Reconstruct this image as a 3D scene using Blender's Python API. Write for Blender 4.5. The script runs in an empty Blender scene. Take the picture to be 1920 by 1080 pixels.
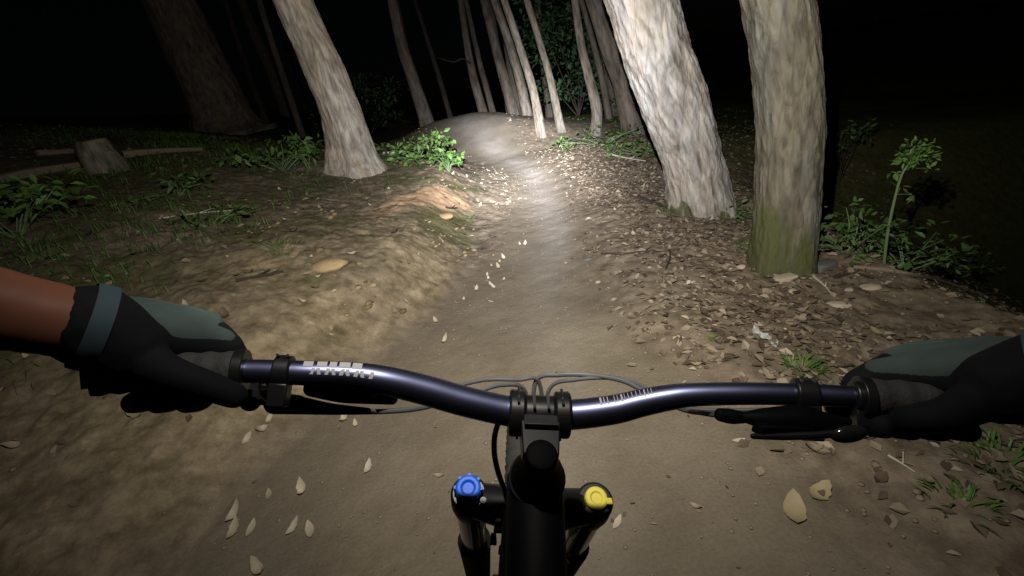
import bpy, bmesh, math, random
import numpy as np
from mathutils import Vector, Matrix

rng = np.random.default_rng(7)
random.seed(7)
scene = bpy.context.scene
col = scene.collection

# ------------------------------------------------------------------ camera
TH, RL, H, F = math.radians(24), math.radians(12), 1.28, 880.0
CF = np.array([0, math.cos(TH), -math.sin(TH)])
U0 = np.array([0, math.sin(TH), math.cos(TH)])
R0 = np.array([1.0, 0, 0])
CR = math.cos(RL) * R0 - math.sin(RL) * U0
CU = math.cos(RL) * U0 + math.sin(RL) * R0
CO = np.array([0, 0, H])
cam_data = bpy.data.cameras.new("camera")
cam = bpy.data.objects.new("camera", cam_data)
col.objects.link(cam)
cam_data.sensor_width = 36.0
cam_data.lens = 36.0 * F / 1920.0
cam_data.clip_start = 0.01
cam_data.clip_end = 300
M4 = Matrix.Identity(4)
for i in range(3):
    M4[i][0], M4[i][1], M4[i][2], M4[i][3] = CR[i], CU[i], -CF[i], CO[i]
cam.matrix_world = M4
scene.camera = cam

# ------------------------------------------------------------------ night sky, faint moon
world = bpy.data.worlds.new("World")
scene.world = world
world.use_nodes = True
wn = world.node_tree.nodes
sky = wn.new("ShaderNodeTexSky")
sky.sky_type = 'NISHITA'
sky.sun_disc = False
sky.sun_elevation = math.radians(35)
sky.sun_rotation = math.radians(200)
world.node_tree.links.new(sky.outputs[0], wn["Background"].inputs[0])
wn["Background"].inputs[1].default_value = 0.00012
moon = bpy.data.lights.new("moon", 'SUN')
moon.energy = 0.0006
moon.angle = math.radians(0.5)
moon_o = bpy.data.objects.new("moon", moon)
moon_o.rotation_euler = (math.radians(55), 0, math.radians(-20))
col.objects.link(moon_o)

scene.view_settings.view_transform = 'Standard'
scene.view_settings.look = 'None'
scene.view_settings.gamma = 1
scene.view_settings.exposure = 0
scene.view_settings.use_curve_mapping = False
scene.render.engine = 'CYCLES'
scene.render.filter_size = 2.0       # the action camera's soft lens

LAMP_GAIN = 1000 * 4 * math.pi ** 2 / 1.0   # radiant intensity scale of the helmet lamp

# ------------------------------------------------------------------ noise (numpy)
def _hash(ix, iy, iz, seed):
    n = (ix.astype(np.int64) * 374761393 + iy.astype(np.int64) * 668265263 + iz.astype(np.int64) * 2147483647 + seed * 1274126177) & 0xffffffff
    n = ((n ^ (n >> 13)) * 1274126177) & 0xffffffff
    n = ((n ^ (n >> 16)) * 2246822519) & 0xffffffff
    return ((n ^ (n >> 15)) & 0xffffff) / float(0xffffff) * 2 - 1

def vnoise(x, y, z=None, seed=0):
    x = np.asarray(x, float); y = np.asarray(y, float)
    z = np.zeros_like(x) if z is None else np.asarray(z, float)
    ix, iy, iz = np.floor(x), np.floor(y), np.floor(z)
    fx, fy, fz = x - ix, y - iy, z - iz
    sx, sy, sz = [t * t * t * (t * (t * 6 - 15) + 10) for t in (fx, fy, fz)]
    def L(dz):
        a = _hash(ix, iy, iz + dz, seed); b = _hash(ix + 1, iy, iz + dz, seed)
        c = _hash(ix, iy + 1, iz + dz, seed); d = _hash(ix + 1, iy + 1, iz + dz, seed)
        return (a + (b - a) * sx) * (1 - sy) + (c + (d - c) * sx) * sy
    l0 = L(0)
    if not np.any(z):
        return l0
    return l0 * (1 - sz) + L(1) * sz

def fbm(x, y, z=None, oct=4, seed=0, gain=0.5):
    s, a, t = 0.0, 1.0, 0.0
    for o in range(oct):
        k = 2.03 ** o
        s = s + a * vnoise(np.asarray(x) * k + 17.3 * o, np.asarray(y) * k - 9.1 * o, None if z is None else np.asarray(z) * k + 3.3 * o, seed + o)
        t += a; a *= gain
    return s / t

def sst(a, b, v):
    t = np.clip((np.asarray(v, float) - a) / (b - a), 0, 1)
    return t * t * (3 - 2 * t)

# ------------------------------------------------------------------ terrain
_ty = np.linspace(-6, 90, 1921)
def _table(pts):
    v = np.interp(_ty, [p[0] for p in pts], [p[1] for p in pts])
    k = np.hanning(25); k /= k.sum()
    return np.convolve(np.pad(v, 12, mode='edge'), k, mode='valid')
_XC = _table([(-6, -.4), (0, -.12), (1, -.05), (2.4, .1), (3.7, .4), (6, .62), (7.6, .5), (8.9, .25), (12, -.45), (16, -1.6), (90, -20)])
_WL = _table([(-6, 1.7), (.5, 1.55), (1.5, 1.2), (2.4, .82), (3.7, .36), (6, .26), (8.9, .56), (12, 1.05), (90, .8)])
_WR = _table([(-6, 1.0), (.5, .98), (1.0, .85), (1.5, .64), (2.4, .38), (3.7, .24), (6, .23), (8.9, .5), (12, 1.2), (90, .9)])
def xc(y): return np.interp(y, _ty, _XC)
def wl(y): return np.interp(y, _ty, _WL)
def wr(y): return np.interp(y, _ty, _WR)

def terrain(x, y, detail=True):
    x = np.asarray(x, float); y = np.asarray(y, float)
    d = x - xc(y)
    L, Rr = wl(y), wr(y)
    dl = np.maximum(0, -d - L); dr = np.maximum(0, d - Rr)
    edge = np.minimum(dl + dr, 1.0)
    h = (.215 + .075 * sst(5, 9, y)) * np.minimum(dl, 9) + .05 * np.maximum(dl - 9, 0)
    h = h + .24 * sst(0.02 + .34 * sst(2.8, 4.5, y), .56 + .34 * sst(2.8, 4.5, y), dl) * sst(1.0, 2.8, y) * (1 - sst(6.2, 9, y))
    fr = 1 - .8 * sst(4.2, 7.0, y)
    h = h - fr * (.17 * np.minimum(dr, 1.45) + .6 * np.clip(dr - 1.75, 0, 9))
    h = h + .05 * sst(0.0, .35, dr) * fr
    md = np.exp(-((x - (-.15)) / 1.9) ** 4)
    h = h + (.66 * sst(8.3, 12.0, y) * (1 - sst(12.2, 15.5, y))) * md * (1 - .35 * sst(-.2, 1.2, x) * sst(10, 12, y))
    h = h - .9 * sst(13, 22, y) * sst(-6, 0, -np.abs(x))
    on = np.clip(1 - edge / .35, 0, 1)
    h = h - .035 * on * (1 - np.clip(d / np.maximum(L, .2), -1, 1) ** 2)
    if detail:
        off = 1 - on
        h = h + .075 * off * fbm(x * .55, y * .55, oct=3, seed=3)
        h = h + .014 * fbm(x * 2.2, y * 2.2, oct=3, seed=11)
        bank = sst(0.0, .3, dl) * (1 - sst(2.2, 3.4, dl))
        wx = .5 * fbm(x * 2.1, y * 2.1, oct=2, seed=26)
        lump = fbm(x * 2.6 - .5 * y + wx, y * 3.2 + .8 * x - wx, oct=5, seed=21, gain=.55)
        h = h + (.024 - .012 * (1 - sst(1.6, 3.0, y))) * bank * (np.abs(lump) * 1.7 - .35) + .05 * bank * fbm(x * 1.3 + .4 * y, y * 1.3, oct=2, seed=25)
        h = h + (.004 + .011 * off) * fbm(x * 13, y * 13, oct=3, seed=31)
        h = h + (.0016 + .004 * off) * fbm(x * 45, y * 45, oct=2, seed=41)
    return h

def ray(px, py): return CF + (px - 960) / F * CR - (py - 540) / F * CU
def at(px, py, tmax=45):
    """where the line of sight through a pixel of the 1920x1080 photograph meets the terrain"""
    d = ray(px, py)
    t = np.concatenate([np.arange(.6, 8, .01), np.arange(8, tmax, .04)])
    p = CO[None] + t[:, None] * d[None]
    g = terrain(p[:, 0], p[:, 1])
    k = np.nonzero(p[:, 2] < g)[0]
    if len(k) == 0:
        return None
    return Vector(p[k[0]])
def on_ground(x, y, dz=0.0): return Vector((x, y, float(terrain(x, y)) + dz))
def cp(px, py, dep): return Vector(CO + dep * ray(px, py))
def cm(x, y, z): return Vector(CO + x * CR + y * CU + z * CF)   # metres in the frame of the chest camera: right, up, ahead
def normal(x, y):
    e = .03
    return Vector((-(float(terrain(x + e, y)) - float(terrain(x - e, y))) / (2 * e), -(float(terrain(x, y + e)) - float(terrain(x, y - e))) / (2 * e), 1)).normalized()

# ------------------------------------------------------------------ materials
def new_mat(name):
    m = bpy.data.materials.new(name); m.use_nodes = True
    return m, m.node_tree.nodes, m.node_tree.links, m.node_tree.nodes["Principled BSDF"]

def plain(name, rgb, rough=.6, metal=0.0, var=.25, scale=40, bump=.0, coat=0.0, sub=None):
    m, n, l, b = new_mat(name)
    tc = n.new("ShaderNodeTexCoord")
    nz = n.new("ShaderNodeTexNoise"); nz.inputs["Scale"].default_value = scale; nz.inputs["Detail"].default_value = 4
    l.new(tc.outputs["Object"], nz.inputs["Vector"])
    mx = n.new("ShaderNodeMix"); mx.data_type = 'RGBA'
    mx.inputs["A"].default_value = (*[c * (1 - var) for c in rgb], 1)
    mx.inputs["B"].default_value = (*[min(1, c * (1 + var)) for c in rgb], 1)
    l.new(nz.outputs[0], mx.inputs["Factor"])
    l.new(mx.outputs["Result"], b.inputs["Base Color"])
    b.inputs["Roughness"].default_value = rough
    b.inputs["Metallic"].default_value = metal
    b.inputs["Coat Weight"].default_value = coat
    if bump:
        bp = n.new("ShaderNodeBump"); bp.inputs["Strength"].default_value = bump; bp.inputs["Distance"].default_value = .004
        l.new(nz.outputs[0], bp.inputs["Height"]); l.new(bp.outputs[0], b.inputs["Normal"])
    return m

def leafmat(name, cols, rough=.6, spec=.3, trans=0.0):
    """colour varies from leaf to leaf (random per island) and from object to object"""
    m, n, l, b = new_mat(name)
    g = n.new("ShaderNodeNewGeometry"); oi = n.new("ShaderNodeObjectInfo")
    ad = n.new("ShaderNodeMath"); ad.operation = 'ADD'
    fr = n.new("ShaderNodeMath"); fr.operation = 'FRACT'
    l.new(g.outputs["Random Per Island"], ad.inputs[0]); l.new(oi.outputs["Random"], ad.inputs[1]); l.new(ad.outputs[0], fr.inputs[0])
    r = n.new("ShaderNodeValToRGB"); cr = r.color_ramp
    for i, c in enumerate(cols):
        e = cr.elements[i] if i < 2 else cr.elements.new(i / (len(cols) - 1))
        e.position = i / (len(cols) - 1); e.color = (*c, 1)
    l.new(fr.outputs[0], r.inputs[0])
    tc = n.new("ShaderNodeTexCoord"); nz = n.new("ShaderNodeTexNoise"); nz.inputs["Scale"].default_value = 60
    l.new(tc.outputs["Object"], nz.inputs["Vector"])
    mx = n.new("ShaderNodeMix"); mx.data_type = 'RGBA'; mx.blend_type = 'MULTIPLY'; mx.inputs["Factor"].default_value = .5
    l.new(r.outputs[0], mx.inputs["A"]); l.new(nz.outputs["Color"], mx.inputs["B"])
    rm = n.new("ShaderNodeMix"); rm.data_type = 'RGBA'; rm.inputs["Factor"].default_value = .45
    l.new(r.outputs[0], rm.inputs["A"]); l.new(mx.outputs["Result"], rm.inputs["B"])
    l.new(rm.outputs["Result"], b.inputs["Base Color"])
    b.inputs["Roughness"].default_value = rough
    b.inputs["Specular IOR Level"].default_value = spec
    return m

def ground_material():
    m, n, l, b = new_mat("forest_soil")
    tc = n.new("ShaderNodeTexCoord")
    at_ = n.new("ShaderNodeAttribute"); at_.attribute_name = "soil"
    sp = n.new("ShaderNodeSeparateColor"); l.new(at_.outputs["Color"], sp.inputs[0])
    def noise(scale, detail=5, rough=.6):
        x = n.new("ShaderNodeTexNoise"); x.inputs["Scale"].default_value = scale; x.inputs["Detail"].default_value = detail
        x.inputs["Roughness"].default_value = rough
        l.new(tc.outputs["Object"], x.inputs["Vector"]); return x.outputs[0]
    def ramp(v, stops):
        r = n.new("ShaderNodeValToRGB")
        for i, (p, c) in enumerate(stops):
            e = r.color_ramp.elements[i] if i < 2 else r.color_ramp.elements.new(p)
            e.position = p; e.color = (*c, 1)
        l.new(v, r.inputs[0]); return r.outputs[0]
    def mix(f, a, c, bt='MIX'):
        x = n.new("ShaderNodeMix"); x.data_type = 'RGBA'; x.blend_type = bt
        if isinstance(f, float): x.inputs["Factor"].default_value = f
        else: l.new(f, x.inputs["Factor"])
        for k, v in (("A", a), ("B", c)):
            if isinstance(v, tuple): x.inputs[k].default_value = (*v, 1)
            else: l.new(v, x.inputs[k])
        return x.outputs["Result"]
    litter = ramp(noise(9), [(.3, (.10, .078, .056)), (.5, (.185, .148, .108)), (.72, (.28, .23, .17))])
    trail = ramp(noise(2.6, 6), [(.3, (.15, .124, .090)), (.7, (.21, .178, .133))])
    bank = mix(.5, ramp(noise(4.5, 6, .65), [(.34, (.09, .075, .038)), (.5, (.235, .185, .112)), (.68, (.40, .33, .22))]), ramp(noise(15, 4, .6), [(.36, (.085, .072, .036)), (.5, (.225, .178, .108)), (.66, (.42, .35, .24))]))
    orange = ramp(noise(12), [(.3, (.36, .235, .14)), (.7, (.54, .37, .235))])
    green = ramp(noise(14), [(.3, (.05, .052, .022)), (.6, (.095, .108, .035)), (.8, (.16, .14, .08))])
    packed_lit = ramp(noise(6, 5), [(.3, (.25, .222, .192)), (.7, (.335, .303, .268))])  # packed soil tone, also used to paint the lamp's pale streak
    pk = n.new("ShaderNodeAttribute"); pk.attribute_name = "packed_lit"
    trail = mix(pk.outputs["Fac"], trail, packed_lit)
    c = mix(sp.outputs[0], litter, trail)
    c = mix(sp.outputs[1], c, bank)
    om = n.new("ShaderNodeAttribute"); om.attribute_name = "clay"
    c = mix(om.outputs["Fac"], c, orange)
    c = mix(sp.outputs[2], c, green)
    fine = ramp(noise(90, 4), [(.25, (.72, .72, .72)), (.75, (1.25, 1.25, 1.25))])
    c = mix(.5, c, fine, 'MULTIPLY')
    l.new(c, b.inputs["Base Color"])
    b.inputs["Roughness"].default_value = .95
    b.inputs["Specular IOR Level"].default_value = .15
    bp = n.new("ShaderNodeBump"); bp.inputs["Strength"].default_value = .5; bp.inputs["Distance"].default_value = .008
    l.new(noise(70, 5), bp.inputs["Height"]); l.new(bp.outputs[0], b.inputs["Normal"])
    return m

def bark_material(name, dark, light, moss=0.0, scale=1.0):
    m, n, l, b = new_mat(name)
    tc = n.new("ShaderNodeTexCoord")
    mp = n.new("ShaderNodeMapping"); mp.inputs["Scale"].default_value = (1, 1, .22)
    l.new(tc.outputs["Object"], mp.inputs["Vector"])
    def noise(s, d=5):
        x = n.new("ShaderNodeTexNoise"); x.inputs["Scale"].default_value = s * scale; x.inputs["Detail"].default_value = d
        x.inputs["Roughness"].default_value = .65
        l.new(mp.outputs[0], x.inputs["Vector"]); return x.outputs[0]
    at_ = n.new("ShaderNodeAttribute"); at_.attribute_name = "ridge"
    mxv = n.new("ShaderNodeMath"); mxv.operation = 'MULTIPLY_ADD'; mxv.inputs[1].default_value = .6
    l.new(at_.outputs["Fac"], mxv.inputs[0])
    h = n.new("ShaderNodeMath"); h.operation = 'MULTIPLY'; h.inputs[1].default_value = .5
    l.new(noise(16), h.inputs[0]); l.new(h.outputs[0], mxv.inputs[2])
    r = n.new("ShaderNodeValToRGB")
    r.color_ramp.elements[0].position = .30; r.color_ramp.elements[0].color = (*dark, 1)
    r.color_ramp.elements[1].position = .8; r.color_ramp.elements[1].color = (*light, 1)
    l.new(mxv.outputs[0], r.inputs[0])
    out = r.outputs[0]
    wn_ = n.new("ShaderNodeTexNoise"); wn_.inputs["Scale"].default_value = 9 * scale; l.new(mp.outputs[0], wn_.inputs["Vector"])
    wa = n.new("ShaderNodeMix"); wa.data_type = 'VECTOR'; wa.inputs["Factor"].default_value = .12
    l.new(mp.outputs[0], wa.inputs["A"]); l.new(wn_.outputs["Color"], wa.inputs["B"])
    vo = n.new("ShaderNodeTexVoronoi"); vo.feature = 'DISTANCE_TO_EDGE'; vo.inputs["Scale"].default_value = 17 * scale; l.new(wa.outputs["Result"], vo.inputs["Vector"])
    vr = n.new("ShaderNodeValToRGB"); vr.color_ramp.elements[0].position = 0; vr.color_ramp.elements[0].color = (.66, .62, .58, 1)
    vr.color_ramp.elements[1].position = .16; vr.color_ramp.elements[1].color = (1, 1, 1, 1); l.new(vo.outputs["Distance"], vr.inputs[0])
    vc = n.new("ShaderNodeTexVoronoi"); vc.inputs["Scale"].default_value = 17 * scale; l.new(wa.outputs["Result"], vc.inputs["Vector"])
    vm = n.new("ShaderNodeMix"); vm.data_type = 'RGBA'; vm.blend_type = 'MULTIPLY'; vm.inputs["Factor"].default_value = .7
    l.new(out, vm.inputs["A"]); l.new(vr.outputs[0], vm.inputs["B"])
    hs = n.new("ShaderNodeSeparateColor"); l.new(vc.outputs["Color"], hs.inputs[0])
    hr = n.new("ShaderNodeMapRange"); hr.inputs["To Min"].default_value = .84; hr.inputs["To Max"].default_value = 1.16; l.new(hs.outputs[0], hr.inputs["Value"])
    hm = n.new("ShaderNodeMix"); hm.data_type = 'RGBA'; hm.blend_type = 'MULTIPLY'; hm.inputs["Factor"].default_value = 1.0
    l.new(vm.outputs["Result"], hm.inputs["A"]); l.new(hr.outputs[0], hm.inputs["B"]); out = hm.outputs["Result"]
    # blotches: rusty brown and grey patches
    r2 = n.new("ShaderNodeValToRGB")
    r2.color_ramp.elements[0].position = .40; r2.color_ramp.elements[0].color = (1.0, .91, .81, 1)
    r2.color_ramp.elements[1].position = .62; r2.color_ramp.elements[1].color = (.95, .97, 1.0, 1)
    l.new(noise(5, 3), r2.inputs[0])
    mu = n.new("ShaderNodeMix"); mu.data_type = 'RGBA'; mu.blend_type = 'MULTIPLY'; mu.inputs["Factor"].default_value = .8
    l.new(out, mu.inputs["A"]); l.new(r2.outputs[0], mu.inputs["B"]); out = mu.outputs["Result"]
    if moss:
        am = n.new("ShaderNodeAttribute"); am.attribute_name = "moss"
        ad = n.new("ShaderNodeMath"); ad.operation = 'MULTIPLY_ADD'; ad.inputs[1].default_value = 1.0
        nz = n.new("ShaderNodeMath"); nz.operation = 'MULTIPLY_ADD'; nz.inputs[1].default_value = 2.2; nz.inputs[2].default_value = -1.1
        l.new(noise(14), nz.inputs[0]); l.new(am.outputs["Fac"], ad.inputs[0]); l.new(nz.outputs[0], ad.inputs[2])
        rr = n.new("ShaderNodeValToRGB"); rr.color_ramp.elements[0].position = .25; rr.color_ramp.elements[1].position = .95
        l.new(ad.outputs[0], rr.inputs[0])
        mm = n.new("ShaderNodeMix"); mm.data_type = 'RGBA'
        l.new(rr.outputs[0], mm.inputs["Factor"]); l.new(out, mm.inputs["A"]); mm.inputs["B"].default_value = (.082, .088, .038, 1)
        out = mm.outputs["Result"]
    l.new(out, b.inputs["Base Color"])
    b.inputs["Roughness"].default_value = .92; b.inputs["Specular IOR Level"].default_value = .2
    bp = n.new("ShaderNodeBump"); bp.inputs["Strength"].default_value = .75; bp.inputs["Distance"].default_value = .016
    ah = n.new("ShaderNodeMath"); ah.operation = 'MULTIPLY_ADD'; ah.inputs[1].default_value = 1.0
    cl = n.new("ShaderNodeMath"); cl.operation = 'MINIMUM'; cl.inputs[1].default_value = .12; l.new(vo.outputs["Distance"], cl.inputs[0])
    l.new(cl.outputs[0], ah.inputs[0]); l.new(noise(34, 6), ah.inputs[2])
    l.new(ah.outputs[0], bp.inputs["Height"]); l.new(bp.outputs[0], b.inputs["Normal"])
    return m

SOIL = ground_material()
BARK = bark_material("pale_flaky_bark", (.11, .10, .086), (.38, .365, .34), moss=1)
BARK2 = bark_material("grey_scaly_bark", (.062, .059, .047), (.175, .170, .142), moss=1)
BARKG = bark_material("grey_bark", (.18, .16, .13), (.50, .46, .40), moss=1)
BARKF = bark_material("far_bark", (.055, .047, .038), (.16, .142, .122), scale=.7)
BARKM = bark_material("slender_bark", (.07, .062, .05), (.22, .20, .17), scale=.9)
LEAF_BROWN = leafmat("dry_brown_leaf", [(.075, .054, .036), (.14, .105, .072), (.22, .172, .12), (.38, .315, .235)])
LEAF_PALE = leafmat("pale_dry_leaf", [(.33, .27, .19), (.42, .36, .27), (.54, .49, .40)])
LEAF_YEL = leafmat("yellow_leaf", [(.36, .29, .17), (.40, .33, .20)])
LEAF_GRN = leafmat("bright_leaf", [(.07, .15, .035), (.11, .21, .05), (.17, .26, .08)], rough=.45)
LEAF_DRK = leafmat("dark_leaf", [(.04, .085, .022), (.07, .135, .032), (.11, .19, .05)], rough=.5)
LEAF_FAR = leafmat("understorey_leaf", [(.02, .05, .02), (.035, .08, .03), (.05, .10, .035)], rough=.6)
GRASS = leafmat("grass_blade", [(.045, .10, .02), (.07, .15, .03), (.12, .19, .05)], rough=.5)
STEM = plain("green_stem", (.13, .19, .09), .6)
WOOD = plain("dead_wood", (.21, .17, .13), .9, bump=.5, scale=30)
WOOD_DARK = plain("dark_twig", (.035, .027, .02), .9)
WOOD_PALE = plain("pale_stick", (.5, .46, .39), .8)
STONE = plain("pale_stone", (.42, .36, .28), .85, bump=.4, scale=25)
STONE_GREY = plain("grey_stone", (.11, .105, .10), .85, bump=.4, scale=25)

# ------------------------------------------------------------------ object helpers
def tag(o, label=None, cat=None, group=None, kind=None):
    if label: o["label"] = label
    if cat: o["category"] = cat
    if group: o["group"] = group
    if kind: o["kind"] = kind
    return o
def empty(name, loc=(0, 0, 0)):
    o = bpy.data.objects.new(name, None); o.location = loc; o.empty_display_size = .1
    col.objects.link(o); return o
def mesh_from(name, verts, faces, smooth=True):
    me = bpy.data.meshes.new(name)
    verts = np.asarray(verts, np.float32); faces = np.asarray(faces, np.int32)
    me.vertices.add(len(verts)); me.vertices.foreach_set("co", verts.ravel())
    k = faces.shape[1]
    me.loops.add(faces.size); me.loops.foreach_set("vertex_index", faces.ravel())
    me.polygons.add(len(faces))
    me.polygons.foreach_set("loop_start", np.arange(0, faces.size, k, dtype=np.int32))
    me.polygons.foreach_set("loop_total", np.full(len(faces), k, np.int32))
    me.polygons.foreach_set("use_smooth", np.full(len(faces), smooth))
    me.update(calc_edges=True); me.validate()
    return me
def fattr(me, name, vals):
    a = me.attributes.new(name, 'FLOAT', 'POINT'); a.data.foreach_set("value", np.asarray(vals, np.float32))

def spline(pts, n):
    """Catmull-Rom through rows of any width"""
    P = np.asarray(pts, float)
    if len(P) == 2:
        t = np.linspace(0, 1, n)[:, None]; return P[0] * (1 - t) + P[1] * t
    P = np.vstack([2 * P[0] - P[1], P, 2 * P[-1] - P[-2]])
    t = np.linspace(0, len(P) - 3 - 1e-9, n); i = t.astype(int); u = (t - i)[:, None]
    a, b, c, d = P[i], P[i + 1], P[i + 2], P[i + 3]
    return .5 * ((2 * b) + (c - a) * u + (2 * a - 5 * b + 4 * c - d) * u * u + (3 * b - a - 3 * c + d) * u ** 3)

def sweep(path, rad, seg=12, cap=True, squash=None):
    """verts, quads of a tube along path (n,3) with radii (n,)"""
    P = np.asarray(path, float); n = len(P)
    rad = np.broadcast_to(np.asarray(rad, float), (n,))
    T = np.gradient(P, axis=0); T /= np.linalg.norm(T, axis=1)[:, None] + 1e-12
    ref = np.array([0, 0, 1.0]) if abs(T[0][2]) < .9 else np.array([1.0, 0, 0])
    N = np.zeros_like(P); nn = ref - T[0] * ref.dot(T[0]); N[0] = nn / np.linalg.norm(nn)
    for i in range(1, n):
        v = N[i - 1] - T[i] * N[i - 1].dot(T[i]); N[i] = v / (np.linalg.norm(v) + 1e-12)
    B = np.cross(T, N)
    a = np.linspace(0, 2 * np.pi, seg, endpoint=False)
    V = P[:, None] + rad[:, None, None] * (np.cos(a)[None, :, None] * N[:, None] + np.sin(a)[None, :, None] * B[:, None])
    V = V.reshape(-1, 3)
    i, j = np.meshgrid(np.arange(n - 1), np.arange(seg), indexing='ij'); j2 = (j + 1) % seg
    Q = np.stack([i * seg + j, i * seg + j2, (i + 1) * seg + j2, (i + 1) * seg + j], -1).reshape(-1, 4)
    if cap:
        k = len(V); V = np.vstack([V, P[0], P[-1]])
        c0 = [[k, (q + 1) % seg, q, q] for q in range(seg)]
        c1 = [[k + 1, (n - 1) * seg + q, (n - 1) * seg + (q + 1) % seg, (n - 1) * seg + (q + 1) % seg] for q in range(seg)]
        # triangles kept apart: bmesh removes the doubled corner
        return V, Q, np.array([c[:3] for c in c0 + c1])
    return V, Q, np.zeros((0, 3), int)

class MB:
    """collects shapes of ONE part"""
    def __init__(s): s.bm = bmesh.new()
    def _add(s, V, faces):
        vs = [s.bm.verts.new(v) for v in V]
        for f in faces:
            try: s.bm.faces.new([vs[int(i)] for i in f]).smooth = True
            except ValueError: pass
    def tube(s, pts, rad, seg=14, n=None, cap=True, rnd=False):
        pts = [tuple(p) for p in pts]
        if np.ndim(rad) == 0: rad = [rad] * len(pts)
        if rnd: s.ball(pts[0], rad[0] * .985, seg=seg - seg % 2); s.ball(pts[-1], rad[-1] * .985, seg=seg - seg % 2)
        rows = [(*p, r) for p, r in zip(pts, rad)]
        if n is None: n = 2 if len(pts) == 2 else 8 * (len(pts) - 1) + 1
        S = spline(rows, n)
        V, Q, Tt = sweep(S[:, :3], S[:, 3], seg, cap)
        s._add(V, list(Q) + list(Tt)); return s
    def lathe(s, p0, axis, prof, seg=20):
        """profile [(distance along axis, radius)] turned round axis from p0"""
        p0 = np.array(p0); ax = np.array(axis, float); ax /= np.linalg.norm(ax)
        ref = np.array([0, 0, 1.0]) if abs(ax[2]) < .9 else np.array([1.0, 0, 0])
        N = ref - ax * ref.dot(ax); N /= np.linalg.norm(N); B = np.cross(ax, N)
        a = np.linspace(0, 2 * np.pi, seg, endpoint=False)
        V = []
        for d, r in prof:
            for t in a: V.append(p0 + ax * d + r * (math.cos(t) * N + math.sin(t) * B))
        Fc = []
        for i in range(len(prof) - 1):
            for j in range(seg):
                Fc.append((i * seg + j, i * seg + (j + 1) % seg, (i + 1) * seg + (j + 1) % seg, (i + 1) * seg + j))
        Fc.append(tuple(range(seg))[::-1]); Fc.append(tuple((len(prof) - 1) * seg + q for q in range(seg)))
        s._add(V, Fc); return s
    def box(s, c, ax, ay, az, hx, hy, hz, taper=1.0):
        c, ax, ay, az = [np.array(v, float) for v in (c, ax, ay, az)]
        V = []
        for z in (-1, 1):
            k = 1 if z < 0 else taper
            for x, y in ((-1, -1), (1, -1), (1, 1), (-1, 1)): V.append(c + ax * hx * x * k + ay * hy * y * k + az * hz * z)
        n0 = len(s.bm.faces)
        s._add(V, [(0, 3, 2, 1), (4, 5, 6, 7), (0, 1, 5, 4), (1, 2, 6, 5), (2, 3, 7, 6), (3, 0, 4, 7)])
        return s
    def ball(s, c, rx, ry=None, rz=None, ax=None, seg=14):
        ry = ry or rx; rz = rz or rx
        A = ax if ax is not None else np.eye(3)
        V, Fc = [], []
        rings = seg // 2
        for i in range(1, rings):
            p = math.pi * i / rings
            for j in range(seg):
                t = 2 * math.pi * j / seg
                V.append(np.array(c) + rx * math.sin(p) * math.cos(t) * A[0] + ry * math.sin(p) * math.sin(t) * A[1] + rz * math.cos(p) * A[2])
        V.append(np.array(c) + rz * A[2]); V.append(np.array(c) - rz * A[2])
        for i in range(rings - 2):
            for j in range(seg): Fc.append((i * seg + j, (i + 1) * seg + j, (i + 1) * seg + (j + 1) % seg, i * seg + (j + 1) % seg))
        k = (rings - 1) * seg
        for j in range(seg):
            Fc.append((k, j, (j + 1) % seg)); Fc.append((k + 1, (rings - 2) * seg + (j + 1) % seg, (rings - 2) * seg + j))
        s._add(V, Fc); return s
    def build(s, name, mat, parent=None, bevel=0.0, origin=None, label=None):
        bmesh.ops.recalc_face_normals(s.bm, faces=s.bm.faces)
        for e in s.bm.edges:
            if len(e.link_faces) == 2 and e.calc_face_angle(0) > .62: e.smooth = False
        me = bpy.data.meshes.new(name); s.bm.to_mesh(me); s.bm.free()
        o = bpy.data.objects.new(name, me); col.objects.link(o); me.materials.append(mat)
        if origin is None and parent is not None: origin = WORLD_LOC.get(parent.name, Vector(parent.location))
        origin = Vector(origin) if origin is not None else Vector((0, 0, 0))
        me.transform(Matrix.Translation(-origin))
        if parent is not None:
            o.parent = parent; o.location = origin - WORLD_LOC.get(parent.name, Vector(parent.location))
        else: o.location = origin
        WORLD_LOC[o.name] = origin.copy()
        if bevel:
            bv = o.modifiers.new("bevel", 'BEVEL'); bv.width = bevel; bv.segments = 2; bv.limit_method = 'ANGLE'; bv.angle_limit = math.radians(40)
        if label: o["label"] = label
        return o
WORLD_LOC = {}
def child(name, me, mat, parent):
    """a part whose mesh is in world coordinates"""
    w = WORLD_LOC.get(parent.name, Vector(parent.location))
    me.transform(Matrix.Translation(-w))
    if mat is not None and len(me.materials) == 0: me.materials.append(mat)
    o = bpy.data.objects.new(name, me); col.objects.link(o); o.parent = parent
    WORLD_LOC[o.name] = w.copy()
    return o

# ------------------------------------------------------------------ ground and trail
def graded(lo, f0, f1, hi, step, grow):
    mid = list(np.arange(f0, f1, step))
    up, s = [], step; v = mid[-1]
    while v < hi: s *= grow; v += s; up.append(v)
    dn, s = [], step; v = mid[0]
    while v > lo: s *= grow; v -= s; dn.append(v)
    return np.array(dn[::-1] + mid + up)
gx = graded(-45, -3.0, 2.9, 45, .0135, 1.045)
gy = graded(-4, .3, 5.2, 70, .0135, 1.022)
X, Y = np.meshgrid(gx, gy)
Z = terrain(X, Y)
nx, ny = len(gx), len(gy)
D = X - xc(Y); LW, RW = wl(Y), wr(Y)
wob = .10 * fbm(X * 1.7, Y * 1.7, oct=3, seed=51) + .05 * fbm(X * 6, Y * 6, oct=2, seed=55)
tr = np.where(D < 0, sst(LW + .22, LW - .16, -D + wob), sst(RW + .16, RW - .14, D + wob))
DLm = np.maximum(0, -D - LW)
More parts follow.
